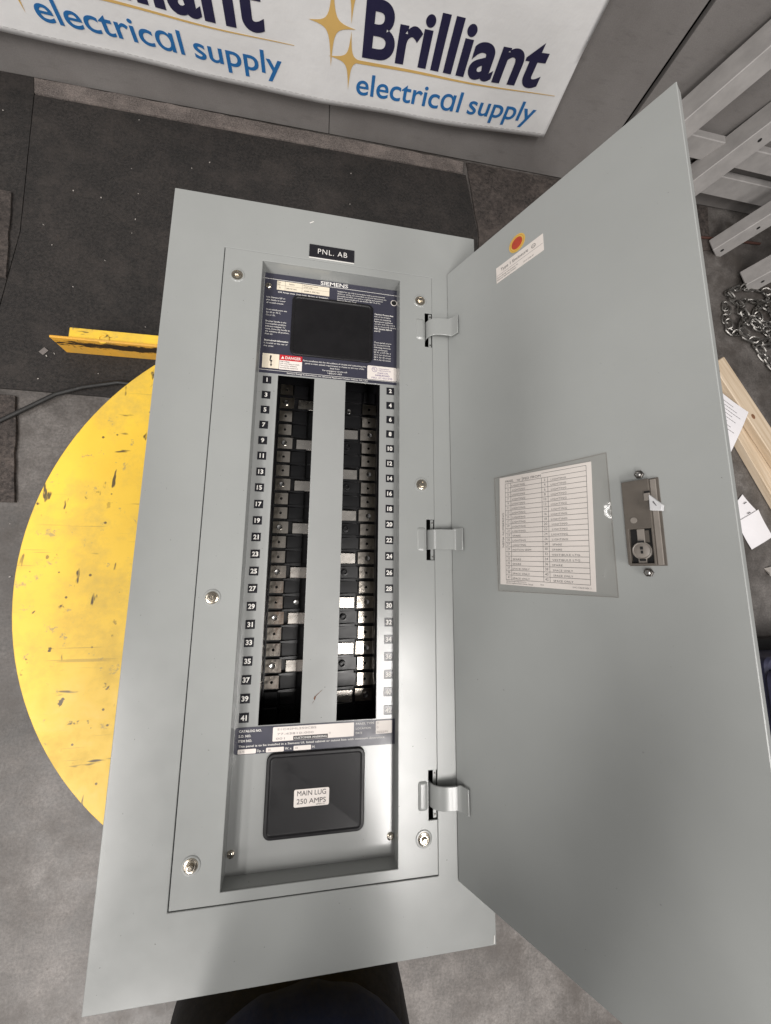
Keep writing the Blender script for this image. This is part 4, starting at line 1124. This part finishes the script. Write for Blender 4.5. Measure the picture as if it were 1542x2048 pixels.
wa = add((-0.025, -0.760, 1.06), (0.135, 0.100), pel)
ch = add((-0.010, -0.670, 1.26), (0.182, 0.115), wa)
ut = add((-0.030, -0.640, 1.40), (0.120, 0.085), ch)
nk = add((-0.030, -0.580, 1.49), 0.052, ut)
hd = add((-0.03, -0.505, 1.555), (0.072, 0.080), nk)
h2 = add((-0.03, -0.455, 1.63), (0.078, 0.090), hd)
h3 = add((-0.03, -0.435, 1.70), (0.055, 0.060), h2)
for s in (-1, 1):
    a = add((s * 0.098, -0.765, 0.80), (0.098, 0.100), pel)
    b = add((s * 0.105, -0.765, 0.62), (0.086, 0.088), a)
    c = add((s * 0.110, -0.770, 0.46), (0.064, 0.066), b)
    c2 = add((s * 0.112, -0.790, 0.32), (0.060, 0.062), c)
    d = add((s * 0.112, -0.800, 0.10), (0.042, 0.044), c2)
    e = add((s * 0.116, -0.770, 0.048), (0.044, 0.040), d)
    f = add((s * 0.122, -0.670, 0.038), (0.046, 0.032), e)
    a = add((s * 0.165 - 0.030, -0.640, 1.385), 0.060, ut)
    if s > 0:                       # right arm hangs by the side, the left one reaches forward
        b = add((0.150, -0.760, 1.22), 0.050, a); c = add((0.180, -0.860, 1.10), 0.042, b)
        d = add((0.165, -0.900, 0.98), 0.035, c); e = add((0.120, -0.925, 0.92), 0.026, d); f = add((0.085, -0.930, 0.90), (0.022, 0.030), e)
        for k, (fz, fl_) in enumerate(((-0.026, 0.055), (-0.009, 0.065), (0.009, 0.062), (0.026, 0.050))):
            q0 = add((0.040, -0.932, 0.895 + fz), 0.0095, f); q1 = add((0.040 - fl_ * 0.5, -0.930, 0.893 + fz), 0.0088, q0); q2 = add((0.040 - fl_ * 0.85, -0.922, 0.890 + fz), 0.0078, q1)
        q0 = add((0.075, -0.930, 0.945), 0.0105, f); q1 = add((0.050, -0.932, 0.965), 0.0095, q0)
        continue
    b = add((s * 0.245, -0.600, 1.29), 0.050, a)
    c = add((s * 0.225, -0.520, 1.25), 0.043, b)
    d = add((s * 0.135, -0.360, 1.345), 0.035, c)
    e = add((s * 0.110, -0.230, 1.435), 0.026, d)
    f = add((s * 0.095, -0.175, 1.455), (0.030, 0.020), e)
    for k, (fx, fl_) in enumerate(((-0.026, 0.055), (-0.009, 0.065), (0.009, 0.062), (0.026, 0.050))):
        q0 = add((s * (0.088 + fx), -0.128, 1.458), 0.0095, f)
        q1 = add((s * (0.078 + fx), -0.128 + fl_ * 0.55, 1.452), 0.0088, q0)
        q2 = add((s * (0.066 + fx), -0.128 + fl_ * 0.75, 1.440), 0.0078, q1)
    q0 = add((s * 0.062, -0.165, 1.445), 0.0105, f)
    q1 = add((s * 0.046, -0.130, 1.437), 0.0095, q0)
body = skin_mesh('person', V, Ed, 0, 2)
for nm in ('denim_black', 'shirt_navy', 'skin', 'shoe'): body.data.materials.append(MATS[nm])
for p in body.data.polygons:
    c = p.center
    if c.z < 0.085: p.material_index = 3
    elif c.z < 0.93 and abs(c.x - PX) < 0.19 and c.y > -0.9: p.material_index = 0
    elif c.y < -0.90 and c.z < 0.95: p.material_index = 2
    elif c.z > 1.50 and c.y < -0.3: p.material_index = 2
    elif c.y > -0.27: p.material_index = 2
    else: p.material_index = 1
tag(body, 'person in black trousers and navy shirt standing at the near edge', 'person')
# untucked navy shirt front and black trousers as clothing
rings = []
for z, hx, hy, cy in ((0.770, 0.150, 0.128, -0.748), (0.80, 0.160, 0.140, -0.744), (0.90, 0.172, 0.150, -0.748), (1.02, 0.168, 0.140, -0.755), (1.16, 0.170, 0.125, -0.725), (1.30, 0.172, 0.118, -0.680)):
    rings.append([(PX + 0.015 - 0.035 * max(0, (z - 0.9) / 0.4) + hx * cos(2 * pi * k / 48) * (1 + 0.02 * sin(k * 2.3)), cy + hy * sin(2 * pi * k / 48) * (1 + 0.02 * sin(k * 1.7 + z * 9)), z + 0.012 * sin(2 * pi * k / 48)) for k in range(48)])
g = MB(); g.loft(rings, caps=False); sub(g, 'shirt', 'shirt_navy', body, True)
rings = []
for z, hx, hy, cy in ((0.60, 0.180, 0.092, -0.752), (0.68, 0.178, 0.100, -0.755), (0.74, 0.175, 0.106, -0.760), (0.80, 0.170, 0.110, -0.765), (0.92, 0.155, 0.108, -0.780)):
    ring_ = []
    for k in range(64):
        a = 2 * pi * k / 64; c, s = cos(a), sin(a)
        ex = abs(c) ** 0.55 * (1 if c > 0 else -1); ey = abs(s) ** 0.75 * (1 if s > 0 else -1)
        crease = 1 - 0.10 * math.exp(-(c / 0.14) ** 2) * max(0, (0.80 - z) / 0.2)
        ring_.append((PX - 0.004 + hx * ex * (1 + 0.012 * sin(k * 1.9 + z * 40)), cy + hy * ey * crease * (1 + 0.015 * sin(k * 1.1 + z * 55)), z))
    rings.append(ring_)
g = MB(); g.loft(rings, caps=False); sub(g, 'trousers', 'denim_black', body, True)
o = body
